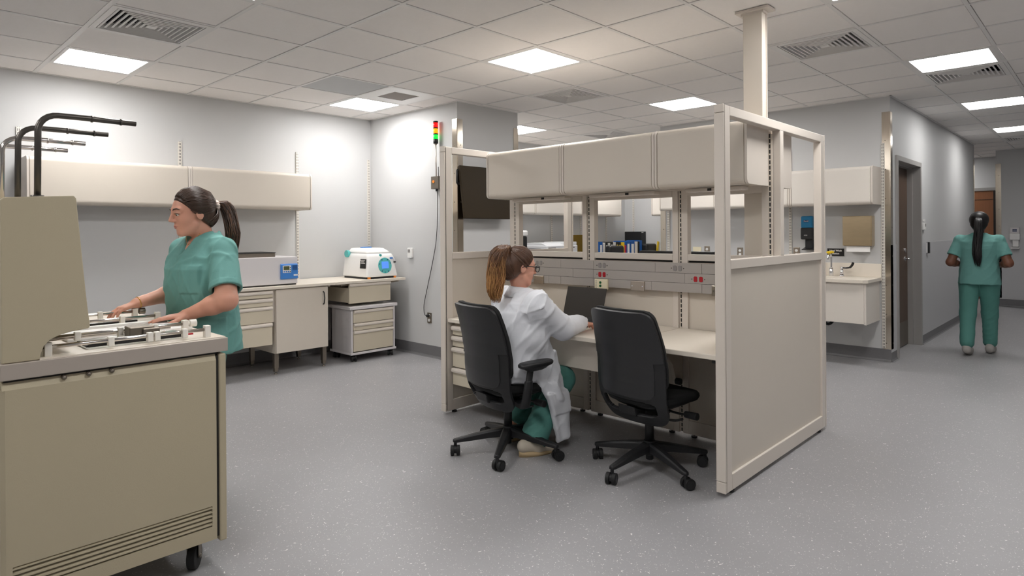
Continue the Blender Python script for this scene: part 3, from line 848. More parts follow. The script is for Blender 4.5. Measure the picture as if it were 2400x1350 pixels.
# wall monitor on the projecting wall
t = thing('wall_monitor', 'dark brown flat monitor mounted on the projecting wall behind the left island panel', 'monitor', (4.8, 4.95, 1.8))
m = MB(); m.obox((4.755, 4.905, 1.79), (.75, .03, .56), (R(-8), 0, 0)); mo = m.build('screen', 'screen', t, bevel=.004)
B(4.66, 4.86, 4.93, 5.0, 1.70, 1.88).build('wall_mount', 'black', t)
m = MB(); m.tube([(4.43, 4.965, 2.02), (4.37, 4.955, 2.02), (4.36, 4.95, 2.01), (4.36, 4.95, 1.89), (4.37, 4.955, 1.88), (4.43, 4.965, 1.88)], .011, 8); m.build('grab_handle', 'black', t)
# ================================================================== workstation island
IX0, IX1 = 3.10, 4.62
SX0, SX1 = 3.835, 3.885
YR0, YR1 = 1.447, 1.497
YL0, YL1 = 3.645, 3.695
PH = 2.018
def end_panel(t, y0, y1, outer):
    """framed partition across x, open windows above, recessed panel below"""
    f = MB()
    f.box(IX0, IX0 + .06, y0, y1, .022, PH).box(IX1 - .06, IX1, y0, y1, .022, PH)
    f.box(IX0 + .06, IX1 - .06, y0, y1, .022, .105).box(IX0 + .06, IX1 - .06, y0, y1, 1.168, 1.218).box(IX0 + .06, IX1 - .06, y0, y1, 1.968, PH)
    f.box(3.842, 3.893, y0, y1, 1.218, 1.968)
    f.build('frame', 'lam_edge', t, bevel=.003)
    ym = (y0 + y1) / 2
    B(IX0 + .055, IX1 - .055, ym - .012, ym + .012, .10, 1.172).build('infill_panel', 'lam', t)
    for (xa, xb) in ((IX0 - .019, IX0 - .007), (IX1 + .007, IX1 + .019)):
        m = MB(); m.box(xa, xb, y0 - .001, y1 + .001, .022, .078); m.box(xa, xb, y0 - .001, y1 + .001, .08, PH - .042); m.box(xa, xb, y0 - .001, y1 + .001, PH - .040, PH + .003)
        m.build('edge_trim', 'lam_edge', t, bevel=.003)
        B(min(xa, xb) + (.011 if xa < 3.5 else -.008), max(xa, xb) + (.008 if xa < 3.5 else -.011), y0 + .003, y1 - .003, .03, PH - .01).build('slot_strip', 'gap', t)
    for x in (IX0 + .09, IX1 - .09):
        m = MB(); m.cyl((x, ym, 0), (x, ym, .012), .02, 14); m.cyl((x, ym, .01), (x, ym, .024), .006, 8); m.build('leveler_foot', 'black', t)
t = thing('partition_panel', 'nearest end wall of the island, tall beige frame with open windows and a recessed lower panel', 'partition', (3.86, 1.47, 0), 0, 'island end partitions')
end_panel(t, YR0, YR1, -1)
t = thing('partition_panel', 'left end wall of the island beside the signal light, beige frame with open window', 'partition', (3.86, 3.67, 0), 0, 'island end partitions')
end_panel(t, YL0, YL1, 1)
# slotted post detail at the front edge of the end panels
bays = [(2.872, 3.635), (2.112, 2.868), (1.505, 2.108)]
BN = ['left bay of the island back partition, its window left of the binders', 'middle bay of the island back partition with a window framing coloured binders', 'right bay of the island back partition next to the power pole']
for (ya, yb), lab in zip(bays, BN):
    t = thing('back_partition', lab, 'partition', (3.86, (ya + yb) / 2, 0), 0, 'island back partitions')
    f = MB()
    s = .054
    f.box(SX0, SX1, ya + .012, ya + s, .022, PH).box(SX0, SX1, yb - s, yb - .012, .022, PH)
    f.box(SX0, SX1, ya + s, yb - s, .022, .11).box(SX0, SX1, ya + s, yb - s, 1.172, 1.214).box(SX0, SX1, ya + s, yb - s, 1.60, PH)
    f.build('frame', 'lam_edge', t, bevel=.0025)
    B(SX0 + .014, SX1 - .014, ya + s - .004, yb - s + .004, .105, 1.158).build('infill_panel', 'lam', t)
    B(SX0 + .02, SX1 - .02, ya + s, yb - s, 1.156, 1.174).build('shadow_slot', 'gap', t)
    for yy in (ya + .08, yb - .08):
        m = MB(); m.cyl((3.86, yy, 0), (3.86, yy, .012), .02, 14); m.cyl((3.86, yy, .01), (3.86, yy, .024), .006, 8); m.build('leveler_foot', 'black', t)
    o = MB().box(-.012, .012, -.006, .006, 0, 1.96).build('slot_strip', 'sslot1', t, world=False)
    o.location = (SX0 + .012 - 3.86, yb - .001 - (ya + yb) / 2, .03); o.rotation_euler = (0, 0, R(-90))
# slotted strip where the back partition meets the nearest end wall
o = MB().box(-.012, .012, -.006, .006, 0, 1.9).build('wall_standard', 'sslot1', None); o.location = (3.828, 1.503, .05); o.rotation_euler = (0, 0, R(-90))
tag(o, 'dark slotted strip seen through the window of the nearest island end wall', 'shelf standard')

# worktops of the island
WN = ['beige desk top at the left bay, in front of the woman in the white coat', 'beige desk top at the middle bay carrying the laptop', 'empty beige desk top at the right bay, behind the unoccupied chair']
for (ya, yb), lab in zip(((2.869, 3.642), (2.109, 2.866), (1.500, 2.106)), WN):
    o = B(3.105, 3.832, ya, yb, .694, .722).build('work_surface', 'top', None, bevel=.004); tag(o, lab, 'desk', 'island desk tops')
# cantilever arms under the desk tops
for y, lab in ((2.107, 'beige bracket arm with black knob under the desk, between middle and right bays'), (2.867, 'beige bracket arm under the desk between left and middle bays'), (1.53, 'dark bracket arm under the right end of the desk')):
    t = thing('desk_bracket', lab, 'bracket', (3.8, y, .4), 0, 'desk support brackets')
    m = MB(); m.prism([(3.834, .692), (3.16, .692), (3.16, .672), (3.60, .60), (3.70, .50), (3.75, .38), (3.834, .36)] if y > 1.6 else [(3.834, .692), (3.13, .692), (3.13, .672), (3.30, .664), (3.834, .60)], 'x' if False else 'y', y - .012, y + .012)
    m.build('arm', 'lam' if y > 1.6 else 'black', t, bevel=.002)
    if 2.0 < y < 2.2:
        m = MB(); m.cyl((3.74, y - .014, .385), (3.74, y - .05, .385), .022, 16); m.build('knob', 'black', t, bevel=.003)
# pencil drawer under the middle bay
t = thing('pencil_drawer', 'wide flat beige drawer hanging under the middle desk bay', 'drawer', (3.4, 2.48, .49))
B(3.205, 3.222, 2.14, 2.83, .496, .690).build('drawer_front', 'lam', t, bevel=.003)
B(3.222, 3.70, 2.16, 2.81, .51, .690).build('drawer_box', 'lam', t)
# pedestal of drawers under the left bay (facing -x)
t = thing('drawer_pedestal', 'beige drawer pedestal under the left desk bay, behind the occupied chair', 'drawer unit', (3.4, 3.38, 0))
B(3.16, 3.76, 3.13, 3.625, .215, .690).build('carcass', 'lam', t, bevel=.003)
for z0, z1 in ((.60, .668), (.515, .592), (.36, .507), (.225, .352)):
    d = B(3.135, 3.158, 3.135, 3.622, z0, z1 - .012).build('drawer', 'lam_tan', t, bevel=.003)
    m = MB(); m.prism([(3.15, z1 - .034), (3.128, z1 - .034), (3.119, z1 - .03), (3.116, z1 - .018), (3.120, z1 - .004), (3.13, z1), (3.15, z1)], 'y', 3.137, 3.62); m.build('drawer_pull', 'lam_edge', d)

# overhead cabinets: front three, and the three backing on to them
CN = ['left overhead cabinet of the island, above the head of the woman in the white coat', 'middle overhead cabinet of the island, above the laptop', 'right overhead cabinet of the island, partly behind the nearest end wall frame']
for k, ((ya, yb), lab) in enumerate(zip(((2.872, 3.642), (2.115, 2.868), (1.512, 2.111)), CN)):
    t = thing('overhead_cabinet', lab, 'wall cabinet', (3.52, yb, 1.637), R(-90), 'island overhead cabinets')
    overhead(t, yb - ya, .314, .366)
    if k == 2:
        for j, ((ya2, yb2), l2) in enumerate(zip(((1.512, 2.111), (2.115, 2.868), (2.872, 3.642)), ('overhead cabinet on the far island side, its end seen through the near frame', 'overhead cabinet on the far side of the island, back to back with the middle one', 'overhead cabinet on the far side of the island, back to back with the left one'))):
            t = thing('overhead_cabinet', l2, 'wall cabinet', (4.20, ya2, 1.637), R(90), 'island overhead cabinets')
            overhead(t, yb2 - ya2, .248 if j == 0 else .314, .366)
# task lights below the cabinets
for (ya, yb), lab in zip(((2.96, 3.50), (2.20, 2.74), (1.60, 1.98)), ('slim task light bar under the left island cabinet', 'slim task light bar under the middle island cabinet', 'slim task light bar under the right island cabinet')):
    t = thing('task_light', lab, 'task light', (3.70, (ya + yb) / 2, 1.6), 0, 'task lights under the island cabinets')
    B(3.665, 3.745, ya, yb, 1.614, 1.637).build('light_bar', 'lam_edge', t, bevel=.006)
    B(3.66, 3.665, ya + .20, ya + .225, 1.617, 1.632).build('switch', 'black', t)

# service raceway with sockets
t = thing('power_raceway', 'grey metal power raceway with sockets along the island back partition', 'power raceway', (3.81, 2.56, .96))
mb = MB()
for (z0, z1) in ((1.0915, 1.156), (1.0265, 1.0895), (.966, 1.0245)):
    prev = 3.625
    for ys in ({0: (3.10, 2.79, 2.27, 1.93), 1: (2.98, 2.79, 2.05), 2: (3.22, 3.10, 2.79, 2.30, 1.93)}[0 if z0 > 1.08 else (1 if z0 > 1.02 else 2)]) + (1.51,):
        mb.box(3.786, 3.834, ys + .0008, prev - .0008, z0, z1); prev = ys
mb.build('cover', 'grayplastic', t, bevel=.0015)
B(3.795, 3.833, 1.512, 3.622, .967, 1.155).build('channel', 'gap', t)
def socket_pair(ya, yb, z, m):
    for y in (ya, yb):
        s = MB(); s.prism([(y + p[0], z + p[1]) for p in [(-.0125, -.012), (-.007, -.018), (.007, -.018), (.0125, -.012), (.0125, .012), (.007, .018), (-.007, .018), (-.0125, .012)]], 'x', 3.7825, 3.787)
        s.build('socket', m, t, bevel=.001)
    for y in (ya + .026, yb - .026):
        s = MB(); s.disc((3.785, y, z), .003, 'x', .004, 10); s.build('screw', 'gap', t)
socket_pair(3.34, 3.302, 1.122, 'socket'); socket_pair(2.730, 2.692, 1.122, 'socket'); socket_pair(2.121, 2.083, 1.122, 'socket')
socket_pair(2.730, 2.692, 1.056, 'red'); socket_pair(1.973, 1.935, 1.056, 'red')
for (ya, yb) in ((3.27, 3.375), (2.352, 2.463), (1.755, 1.86)):
    s = MB(); s.box(3.778, 3.788, ya, yb, .955, 1.0215); pl_ = s.build('steel_plate', 'steel', t, bevel=.003)
    for y in (ya + .014, yb - .014):
        s = MB(); s.cyl((3.779, y, .988), (3.775, y, .988), .004, 10); s.build('screw', 'chrome', pl_)
s = MB(); s.box(3.772, 3.788, 2.656, 2.768, .950, 1.024); cp = s.build('cream_plate', 'cream', t, bevel=.002)
for z in (.998, .974):
    s = MB(); s.disc((3.7715, 2.717, z), .0095, 'x', .004, 14); s.build('socket', 'green', cp)
B(3.7705, 3.773, 2.66, 2.69, .96, 1.0).build('switch', 'cream', cp)
s = MB()
for k in range(5): s.box(3.7712, 3.7725, 2.752, 2.757, .957 + .012 * k, .965 + .012 * k)
s.build('lettering', 'socket', cp)

# power pole up to the ceiling
t = thing('power_pole', 'tall beige power pole rising from the island to the ceiling', 'pole', (3.92, 1.63, .02))
B(3.888, 3.945, 1.570, 1.692, .03, 2.72).build('pole', 'lam', t, bevel=.004)
B(3.945, 3.95, 1.564, 1.576, .03, 2.72).build('edge_strip', 'lam_edge', t)
c = MB(); c.box(3.855, 3.972, 1.522, 1.728, 2.729, 2.7435); c.box(3.88, 3.95, 1.56, 1.70, 2.715, 2.73); c.build('ceiling_collar', 'lam_edge', t)
for y in (1.6,):
    m = MB(); m.cyl((3.915, 1.63, 0), (3.915, 1.63, .031), .02, 12); m.build('leveler_foot', 'black', t)

# laptop on the desk (hinge line tilted a little)
t = thing('laptop', 'open dark laptop on the island desk before the woman in white', 'laptop', (3.595, 2.757, .722), R(-90))
# local frame: x along hinge (to the left as she sees it), y towards the back... built facing -y local
m = MB(); m.box(-.178, .178, -.24, .0, .003, .017); bs = m.build('base', 'black', t, world=False, bevel=.004)
for k in range(5):
    m = MB()
    for i in range(12): m.box(-.145 + i * .0245, -.125 + i * .0245, -.045 - k * .021, -.028 - k * .021, .017, .019)
    m.build('key_row', 'chair', bs, world=False)
m = MB(); m.box(-.05, .05, -.215, -.15, .0168, .0178); m.build('touchpad', 'chair', bs, world=False)
ang = R(17)
m = MB(); m.obox((0, .004 + math.sin(ang) * .117, .018 + math.cos(ang) * .117), (.34, .008, .234), (-ang, 0, 0)); ld = m.build('lid', 'black', t, world=False, bevel=.003)
m = MB(); m.obox((0, -.0005 + math.sin(ang) * .130, .018 + math.cos(ang) * .130), (.345, .002, .215), (-ang, 0, 0)); m.build('screen', 'laptop', ld, world=False)
m = MB(); m.obox((0, -.002 + math.sin(ang) * .012, .018 + math.cos(ang) * .012), (.018, .002, .006), (-ang, 0, 0)); m.build('logo', 'letter', ld, world=False)
m = MB(); m.cyl((-.15, 0, .016), (.15, 0, .016), .006, 10); m.build('hinge', 'black', t, world=False)
for x in (-.14, .14):
    m = MB(); m.box(x - .012, x + .012, -.20, -.02, 0, .004); m.build('rubber_foot', 'rubber', t, world=False)

# monitor on the far side of the island
t = thing('desk_monitor', 'back of a wide black monitor whose top edge shows in the right island windows', 'monitor', (4.2, 2.34, .722))
m = MB(); m.box(4.185, 4.215, 2.03, 2.65, .86, 1.222); m.build('screen', 'black', t, bevel=.012)
m = MB(); m.cyl((4.19, 2.34, .735), (4.19, 2.34, .95), .02, 14); m.build('stand', 'black', t)
B(4.10, 4.30, 2.22, 2.46, .722, .736).build('base', 'black', t, bevel=.004)
FN = ('desk top on the far side of the island, right bay', 'desk top on the far side of the island under the black monitor', 'desk top on the far side of the island, left bay')
for (ya, yb), lab in zip(((1.50, 2.02), (2.024, 2.866), (2.869, 3.642)), FN):
    o = B(3.955, 4.60, ya, yb, .694, .722).build('work_surface', 'top', None, bevel=.004); tag(o, lab, 'desk', 'island desk tops')
    t = thing('desk_bracket', 'bracket arm under the far side desk top of the island, ' + ('right', 'middle', 'left')[FN.index(lab)] + ' bay', 'bracket', (4.0, yb - .05, .4), 0, 'desk support brackets')
    m = MB(); m.prism([(3.886, .692), (4.55, .692), (4.55, .672), (4.10, .58), (3.886, .36)], 'y', yb - .06, yb - .036); m.build('arm', 'lam', t)
    m = MB(); m.prism([(3.886, .692), (4.55, .692), (4.55, .672), (4.10, .58), (3.886, .36)], 'y', max(ya, 1.70) + .036, max(ya, 1.70) + .06); m.build('arm', 'lam', t)

# ================================================================== right wall: sink alcove
standard(7.41, 1.745, .14, 2.267, -90, 'slotted wall strip beside the steel corner guard, right of the towel dispenser')
standard(7.41, 2.682, .14, 2.267, -90, 'slotted wall strip left of the black soap dispenser')
standard(7.41, 3.48, .14, 2.267, -90, 'slotted wall strip behind the right bay window of the island')
standard(7.41, 4.235, .14, 2.267, -90, 'slotted strip at the far edge of the sink wall, right of the binders')
for ya, yb, lab in ((1.757, 2.565, 'beige wall cabinet above the hand wash sink and towel dispenser'), (2.569, 3.42, 'beige wall cabinet on the sink wall, seen behind the near end frame of the island'), (3.424, 4.17, 'beige wall cabinet on the sink wall seen through the island windows, leftmost of that row')):
    t = thing('wall_cabinet', lab, 'wall cabinet', (7.06, yb, 1.625), R(-90), 'overhead cabinets on the sink wall')
    overhead(t, yb - ya, .35, .385, 'lam_white')
t = thing('hand_wash_counter', 'beige wall hung sink counter with backsplash and deep apron below the towel dispenser', 'sink counter', (7.1, 2.3, .4))
sk = MB()
poly = [(6.93, 1.775), (7.405, 1.765), (7.405, 2.90), (6.86, 2.90), (6.86, 1.89)]
sx0, sx1, sy0, sy1 = 7.0, 7.27, 2.08, 2.56
# counter slab as pieces around the bowl
sk.prism([(6.90, 1.76), (7.405, 1.76), (7.405, sy0), (6.86, sy0), (6.86, 1.80)], 'z', .838, .872)
sk.box(6.86, 7.405, sy1, 2.90, .838, .872); sk.box(6.86, sx0, sy0, sy1, .838, .872); sk.box(sx1, 7.405, sy0, sy1, .838, .872)
sk.build('countertop', 'top', t, bevel=.003)
B(7.385, 7.408, 1.762, 2.90, .872, 1.012).build('backsplash', 'top', t, bevel=.003)
b = MB(); b.box(6.895, 6.915, 1.80, 2.86, .435, .838); b.build('apron_front', 'lam_white', t, bevel=.002)
b = MB(); b.box(6.90, 7.395, 1.78, 1.80, .425, .838); b.build('apron_side', 'lam_white', t, bevel=.002)
b = MB()
b.box(sx0 - .01, sx0, sy0, sy1, .70, .84); b.box(sx1, sx1 + .01, sy0, sy1, .70, .84); b.box(sx0, sx1, sy0 - .01, sy0, .70, .84); b.box(sx0, sx1, sy1, sy1 + .01, .70, .84); b.box(sx0, sx1, sy0, sy1, .69, .70)
b.build('bowl', 'white', t)
b = MB(); b.tube(smooth([(7.2, 2.3, .69), (7.2, 2.3, .45), (7.25, 2.25, .36), (7.33, 2.22, .38), (7.38, 2.2, .45)]), .016, 10); b.build('drain_pipe', 'black', t)
t = thing('faucet', 'chrome gooseneck faucet with a black wrist blade lever and yellow eyewash head', 'faucet', (7.31, 2.2, .872))
def vb(x, y):
    m = MB(); m.cyl((x, y, .872), (x, y, .885), .026, 18); m.cyl((x, y, .885), (x, y, .945), .019, 18, .015); m.cyl((x, y, .945), (x, y, .955), .011, 12); return m
vb(7.32, 2.33).build('valve', 'chrome', t)
m = vb(7.32, 2.12); m.cyl((7.32, 2.12, .95), (7.32, 2.12, .972), .013, 14); m.build('valve', 'chrome', t)
m = MB(); m.tube(smooth([(7.32, 2.115, .962), (7.30, 2.07, .963), (7.285, 2.03, .972), (7.275, 2.005, 1.0), (7.27, 1.995, 1.025)], 5), [.007] * 5 + [.008] * 5 + [.012] * 5 + [.013] * 5 + [.010], 10); m.build('wrist_blade', 'black', t)
m = MB(); m.cyl((7.32, 2.225, .872), (7.32, 2.225, .96), .023, 18, .018); m.tube(smooth([(7.32, 2.225, .95), (7.32, 2.225, 1.06), (7.31, 2.225, 1.095), (7.28, 2.225, 1.115), (7.24, 2.225, 1.11), (7.215, 2.225, 1.08), (7.21, 2.225, 1.05)], 5), .0105, 12); m.build('spout', 'chrome', t)
m = MB(); m.sphere((7.235, 2.215, 1.128), (.020, .034, .014)); m.cyl((7.235, 2.19, 1.125), (7.235, 2.182, 1.14), .016, 12); m.build('eyewash_head', 'yellow', t)
# soap dispenser
t = thing('soap_dispenser', 'black soap dispenser with blue translucent refill on the sink wall', 'soap dispenser', (7.38, 2.48, 1.15))
m = MB(); m.box(7.295, 7.408, 2.408, 2.536, 1.265, 1.395); m.build('body', 'black', t, bevel=.012)
m = MB(); m.box(7.335, 7.408, 2.425, 2.50, 1.16, 1.27); m.build('stem', 'black', t, bevel=.006)
m = MB(); m.prism([(7.408, 1.150), (7.30, 1.145), (7.29, 1.156), (7.34, 1.163), (7.408, 1.18)], 'y', 2.40, 2.525); m.build('drip_tray', 'black', t, bevel=.003)
m = MB(); m.box(7.30, 7.408, 2.41, 2.534, 1.39, 1.522); rf = m.build('refill', 'soapblue', t, bevel=.012)
B(7.2985, 7.301, 2.45, 2.503, 1.455, 1.478).build('label_plate', 'navy', rf)
text('Purell', .021, (7.298, 2.476, 1.466), ROT_NX, 'letter', t)
text('GOJO', .014, (7.2945, 2.48, 1.31), ROT_NX, 'letter', t)
# towel dispenser
t = thing('towel_dispenser', 'brownish steel paper towel dispenser on the sink wall with a towel hanging out', 'towel dispenser', (7.36, 1.97, 1.2))
m = MB(); m.box(7.305, 7.408, 1.825, 2.107, 1.20, 1.512); m.build('body', 'towel', t, bevel=.004)
m = MB(); m.box(7.302, 7.306, 1.835, 2.10, 1.21, 1.50); m.build('door', 'towel', t, bevel=.001)
m = MB(); m.box(7.325, 7.328, 1.85, 2.075, 1.135, 1.205); m.build('paper_towel', 'paper', t)
B(7.315, 7.335, 1.835, 2.095, 1.193, 1.201).build('outlet_lip', 'steel_dull', t)
# sign
t = thing('wall_sign', 'small black Hand Wash Station sign above the faucet', 'sign', (7.406, 2.2, 1.12))
B(7.403, 7.409, 2.122, 2.29, 1.084, 1.166).build('plate', 'sign', t)
text('Hand Wash', .026, (7.402, 2.205, 1.142), ROT_NX, 'letter', t, bold=.0006)
text('Station', .026, (7.402, 2.205, 1.111), ROT_NX, 'letter', t, bold=.0006)
# outlets
def outlet(y, z, lab, pm='steel', w=.035, h=.058):
    t = thing('wall_outlet', lab, 'outlet', (7.40, y, z), 0, 'wall outlets on the sink wall')
    B(7.402, 7.41, y - w, y + w, z - h, z + h).build('plate', pm, t, bevel=.002)
    for dz in (.022, -.022):
        m = MB(); m.disc((7.4, y, z + dz), .016, 'x', .005, 18); m.build('socket', 'white', t)
outlet(2.618, 1.115, 'steel outlet plate left of the black soap dispenser')
outlet(3.275, 1.105, 'steel outlet plate just left of the power pole, seen through the near frame window')
outlet(3.70, 1.115, 'steel outlet plate in the right bay window, right of the cream plate')
t = thing('wall_plate', 'cream wall plate with green socket seen through the right bay window of the island', 'outlet', (7.40, 3.83, 1.11))
B(7.402, 7.41, 3.78, 3.89, 1.06, 1.165).build('plate', 'cream', t, bevel=.002)
m = MB(); m.disc((7.4, 3.86, 1.085), .012, 'x', .006, 14); m.build('socket', 'green', t)

# ================================================================== corridor
t = thing('door_1', 'dark', 'door', (8.2, 1.7, 0)); del t['label']; del t['category']; t['kind'] = 'structure'
ft = .055
f = MB()
# frame face + rebate: faces flush 2 cm proud of the wall
f.box(D0, D0 + ft, 1.660, 1.80, 0, DZ).box(D1 - ft, D1, 1.660, 1.80, 0, DZ).box(D0 + ft, D1 - ft, 1.660, 1.80, DZ - ft, DZ)
f.build('door_frame', 'frame', t, bevel=.003)
f = MB(); f.box(D0 + ft, D0 + ft + .018, 1.745, 1.80, 0, DZ - ft).box(D1 - ft - .018, D1 - ft, 1.745, 1.80, 0, DZ - ft).box(D0 + ft, D1 - ft, 1.745, 1.80, DZ - ft - .018, DZ - ft)
f.build('door_stop', 'frame', t)
lf = B(D0 + ft + .004, D1 - ft - .004, 1.80, 1.845, .008, DZ - ft - .004).build('door_leaf', 'wood', t)
B(D0 + ft + .01, D1 - ft - .01, 1.7985, 1.80, .012, .29).build('kick_plate', 'steel_dull', lf)
h = MB(); h.cyl((8.58, 1.80, 1.02), (8.58, 1.745, 1.02), .011, 12); h.tube([(8.58, 1.748, 1.02), (8.56, 1.745, 1.02), (8.46, 1.745, 1.02)], .009, 10); h.disc((8.58, 1.797, 1.02), .03, 'y', .006, 20)
h.build('door_handle', 'chrome', lf)
h = MB(); h.disc((8.58, 1.795, 1.12), .024, 'y', .012, 18); h.build('door_lock', 'chrome', lf)
t = thing('room_sensor', 'small white wall control with vents beside the dark corridor door', 'wall control', (8.92, 1.67, 1.42))
B(8.885, 8.975, 1.655, 1.68, 1.36, 1.445).build('housing', 'white', t, bevel=.004)
B(8.905, 8.955, 1.653, 1.656, 1.40, 1.435).build('display', 'socket', t)
B(8.90, 8.96, 1.66, 1.68, 1.46, 1.49).build('cap', 'white', t, bevel=.003)
t = thing('card_reader', 'narrow black and grey card reader on the corridor wall right of the dark door', 'card reader', (9.1, 1.67, 1.14))
B(9.075, 9.135, 1.645, 1.68, 1.075, 1.21).build('housing', 'black', t, bevel=.004)
B(9.06, 9.078, 1.66, 1.68, 1.08, 1.205).build('bracket', 'offwhite', t)
# far soap dispenser
t = thing('soap_dispenser', 'white hand sanitizer dispenser on the far corridor wall, right of the walking person', 'soap dispenser', (13.95, 1.27, 1.05))
def bxx(a, b_, c, d, e, f_, n, m_, bv=.01):
    return B(a, b_, c, d, e, f_).build(n, m_, t, bevel=bv)
bxx(13.89, 13.99, 1.195, 1.335, 1.17, 1.28, 'body', 'white'); bxx(13.895, 13.99, 1.20, 1.33, 1.275, 1.385, 'refill', 'offwhite')
bxx(13.93, 13.99, 1.215, 1.30, 1.05, 1.18, 'stem', 'white'); bxx(13.88, 13.99, 1.20, 1.32, 1.02, 1.04, 'drip_tray', 'white', .004)
B(13.892, 13.896, 1.235, 1.295, 1.315, 1.355).build('label_plate', 'navy', t)
text('PURELL', .02, (13.891, 1.265, 1.335), ROT_NX, 'letter', t)
# far door behind the walking person
t = thing('door_2', 'x', 'door', (15.2, 1.9, 0)); del t['label']; del t['category']; t['kind'] = 'structure'
m = MB(); m.box(15.17, 15.21, 1.57, 1.64, 0, 2.16).box(15.17, 15.21, 2.60, 2.67, 0, 2.16).box(15.17, 15.21, 1.64, 2.60, 2.10, 2.16); m.build('door_frame', 'frame', t, bevel=.003)
lf = MB(); lf.box(15.185, 15.20, 1.70, 2.60, .01, 2.10); lf = lf.build('door_leaf', 'wood2', t)
m = MB(); m.box(15.18, 15.186, 1.70, 2.60, 1.93, 1.936); m.box(15.18, 15.186, 2.03, 2.036, .01, 2.10); m.build('panel_joint', 'wood', lf)
m = MB(); m.box(15.175, 15.2, 1.64, 1.70, .01, 2.10); m.build('door_shadow_gap', 'gap', t)
B(15.16, 15.175, 1.60, 1.66, 1.58, 1.80).build('door_plate', 'offwhite', t)
# second card-size sign etc.

# ================================================================== far alcove seen through the windows
t0 = thing('wall_cabinet', 'beige wall cabinet in the far alcove, rightmost of the row seen through the island windows', 'wall cabinet', (8.19, 6.25, 1.628), 0, 'overhead cabinets in the far alcove')
overhead(t0, 1.128, .35, .385, 'lam_white')
dup(t0, (7.06, 6.25, 1.628), label='beige wall cabinet in the far alcove, above the white printer')
dup(t0, (5.93, 6.25, 1.628), label='beige wall cabinet in the far alcove, hidden behind the left end of the island cabinets')
for x, lab in ((7.83, 'slotted strip on the alcove wall above the white printer'), (8.596, 'slotted strip on the alcove wall above the olive monitor'), (9.344, 'slotted strip on the alcove wall above the blue binders')):
    standard(x, 6.6, .87, 2.27, 0, lab)
standard(9.95, 6.41, .87, 2.27, -90, 'slotted strip on the short alcove wall, above the coloured binders')
t = thing('wall_cabinet', 'wall cabinet corner on the short alcove wall, showing left of the steel guard', 'wall cabinet', (9.59, 5.82, 1.63), R(-90)); overhead(t, 1.2, .35, .385, 'lam_white')
o = B(5.36, 9.93, 5.85, 6.585, .834, .862).build('worktop', 'top', None, bevel=.003); tag(o, 'long worktop in the far alcove carrying the printer and binders', 'worktop')
t = thing('base_cabinet', 'beige base cabinet under the far alcove worktop', 'cupboard', (7.6, 6.2, 0))
B(5.40, 9.92, 5.92, 6.58, .05, .833).build('carcass', 'lam', t); B(5.42, 9.9, 5.98, 6.58, 0, .05).build('plinth', 'gap', t)
for k in range(6): B(5.41 + k * .75, 6.15 + k * .75, 5.90, 5.92, .08, .825).build('door', 'lam_tan', t, bevel=.003)
t = thing('printer', 'white desktop printer on the far alcove worktop', 'printer', (7.25, 6.1, .862))
B(6.93, 7.64, 5.92, 6.36, .862, 1.165).build('body', 'printer', t, bevel=.01)
m = MB(); m.prism([(5.94, 1.165), (6.34, 1.165), (6.34, 1.205), (6.05, 1.20)], 'x', 6.95, 7.36); m.build('output_tray', 'printer', t)
B(7.36, 7.63, 5.93, 6.35, 1.165, 1.215).build('scanner_lid', 'printer', t, bevel=.006)
B(6.96, 7.12, 5.916, 5.921, 1.115, 1.14).build('keypad', 'socket', t); B(7.50, 7.56, 5.916, 5.921, 1.125, 1.14).build('badge', 'black', t); B(7.5, 7.56, 5.916, 5.921, 1.03, 1.04).build('badge', 'black', t)
B(7.39, 7.395, 5.914, 5.921, .9, 1.16).build('panel_joint', 'socket', t)
t = thing('label_printer', 'black desk device with a white lid standing left of the white printer', 'label printer', (6.6, 6.1, .862))
B(6.36, 6.78, 5.90, 6.3, .862, 1.13).build('base', 'black', t, bevel=.01); B(6.37, 6.60, 6.0, 6.3, 1.13, 1.31).build('body', 'black', t, bevel=.02); B(6.36, 6.59, 5.98, 6.31, 1.31, 1.39).build('lid', 'white', t, bevel=.02)
t = thing('desk_monitor', 'olive brown monitor standing on the alcove worktop between printer and binders', 'monitor', (7.95, 6.2, .862))
m = MB(); m.box(7.675, 8.23, 6.18, 6.205, .93, 1.315); m.build('screen', 'olive', t, bevel=.004); B(7.66, 7.675, 6.175, 6.21, .93, 1.316).build('bezel', 'black', t)
B(7.80, 8.02, 6.12, 6.30, .862, .876).build('base', 'black', t); B(7.88, 7.94, 6.21, 6.235, .87, 1.1).build('stand', 'black', t)
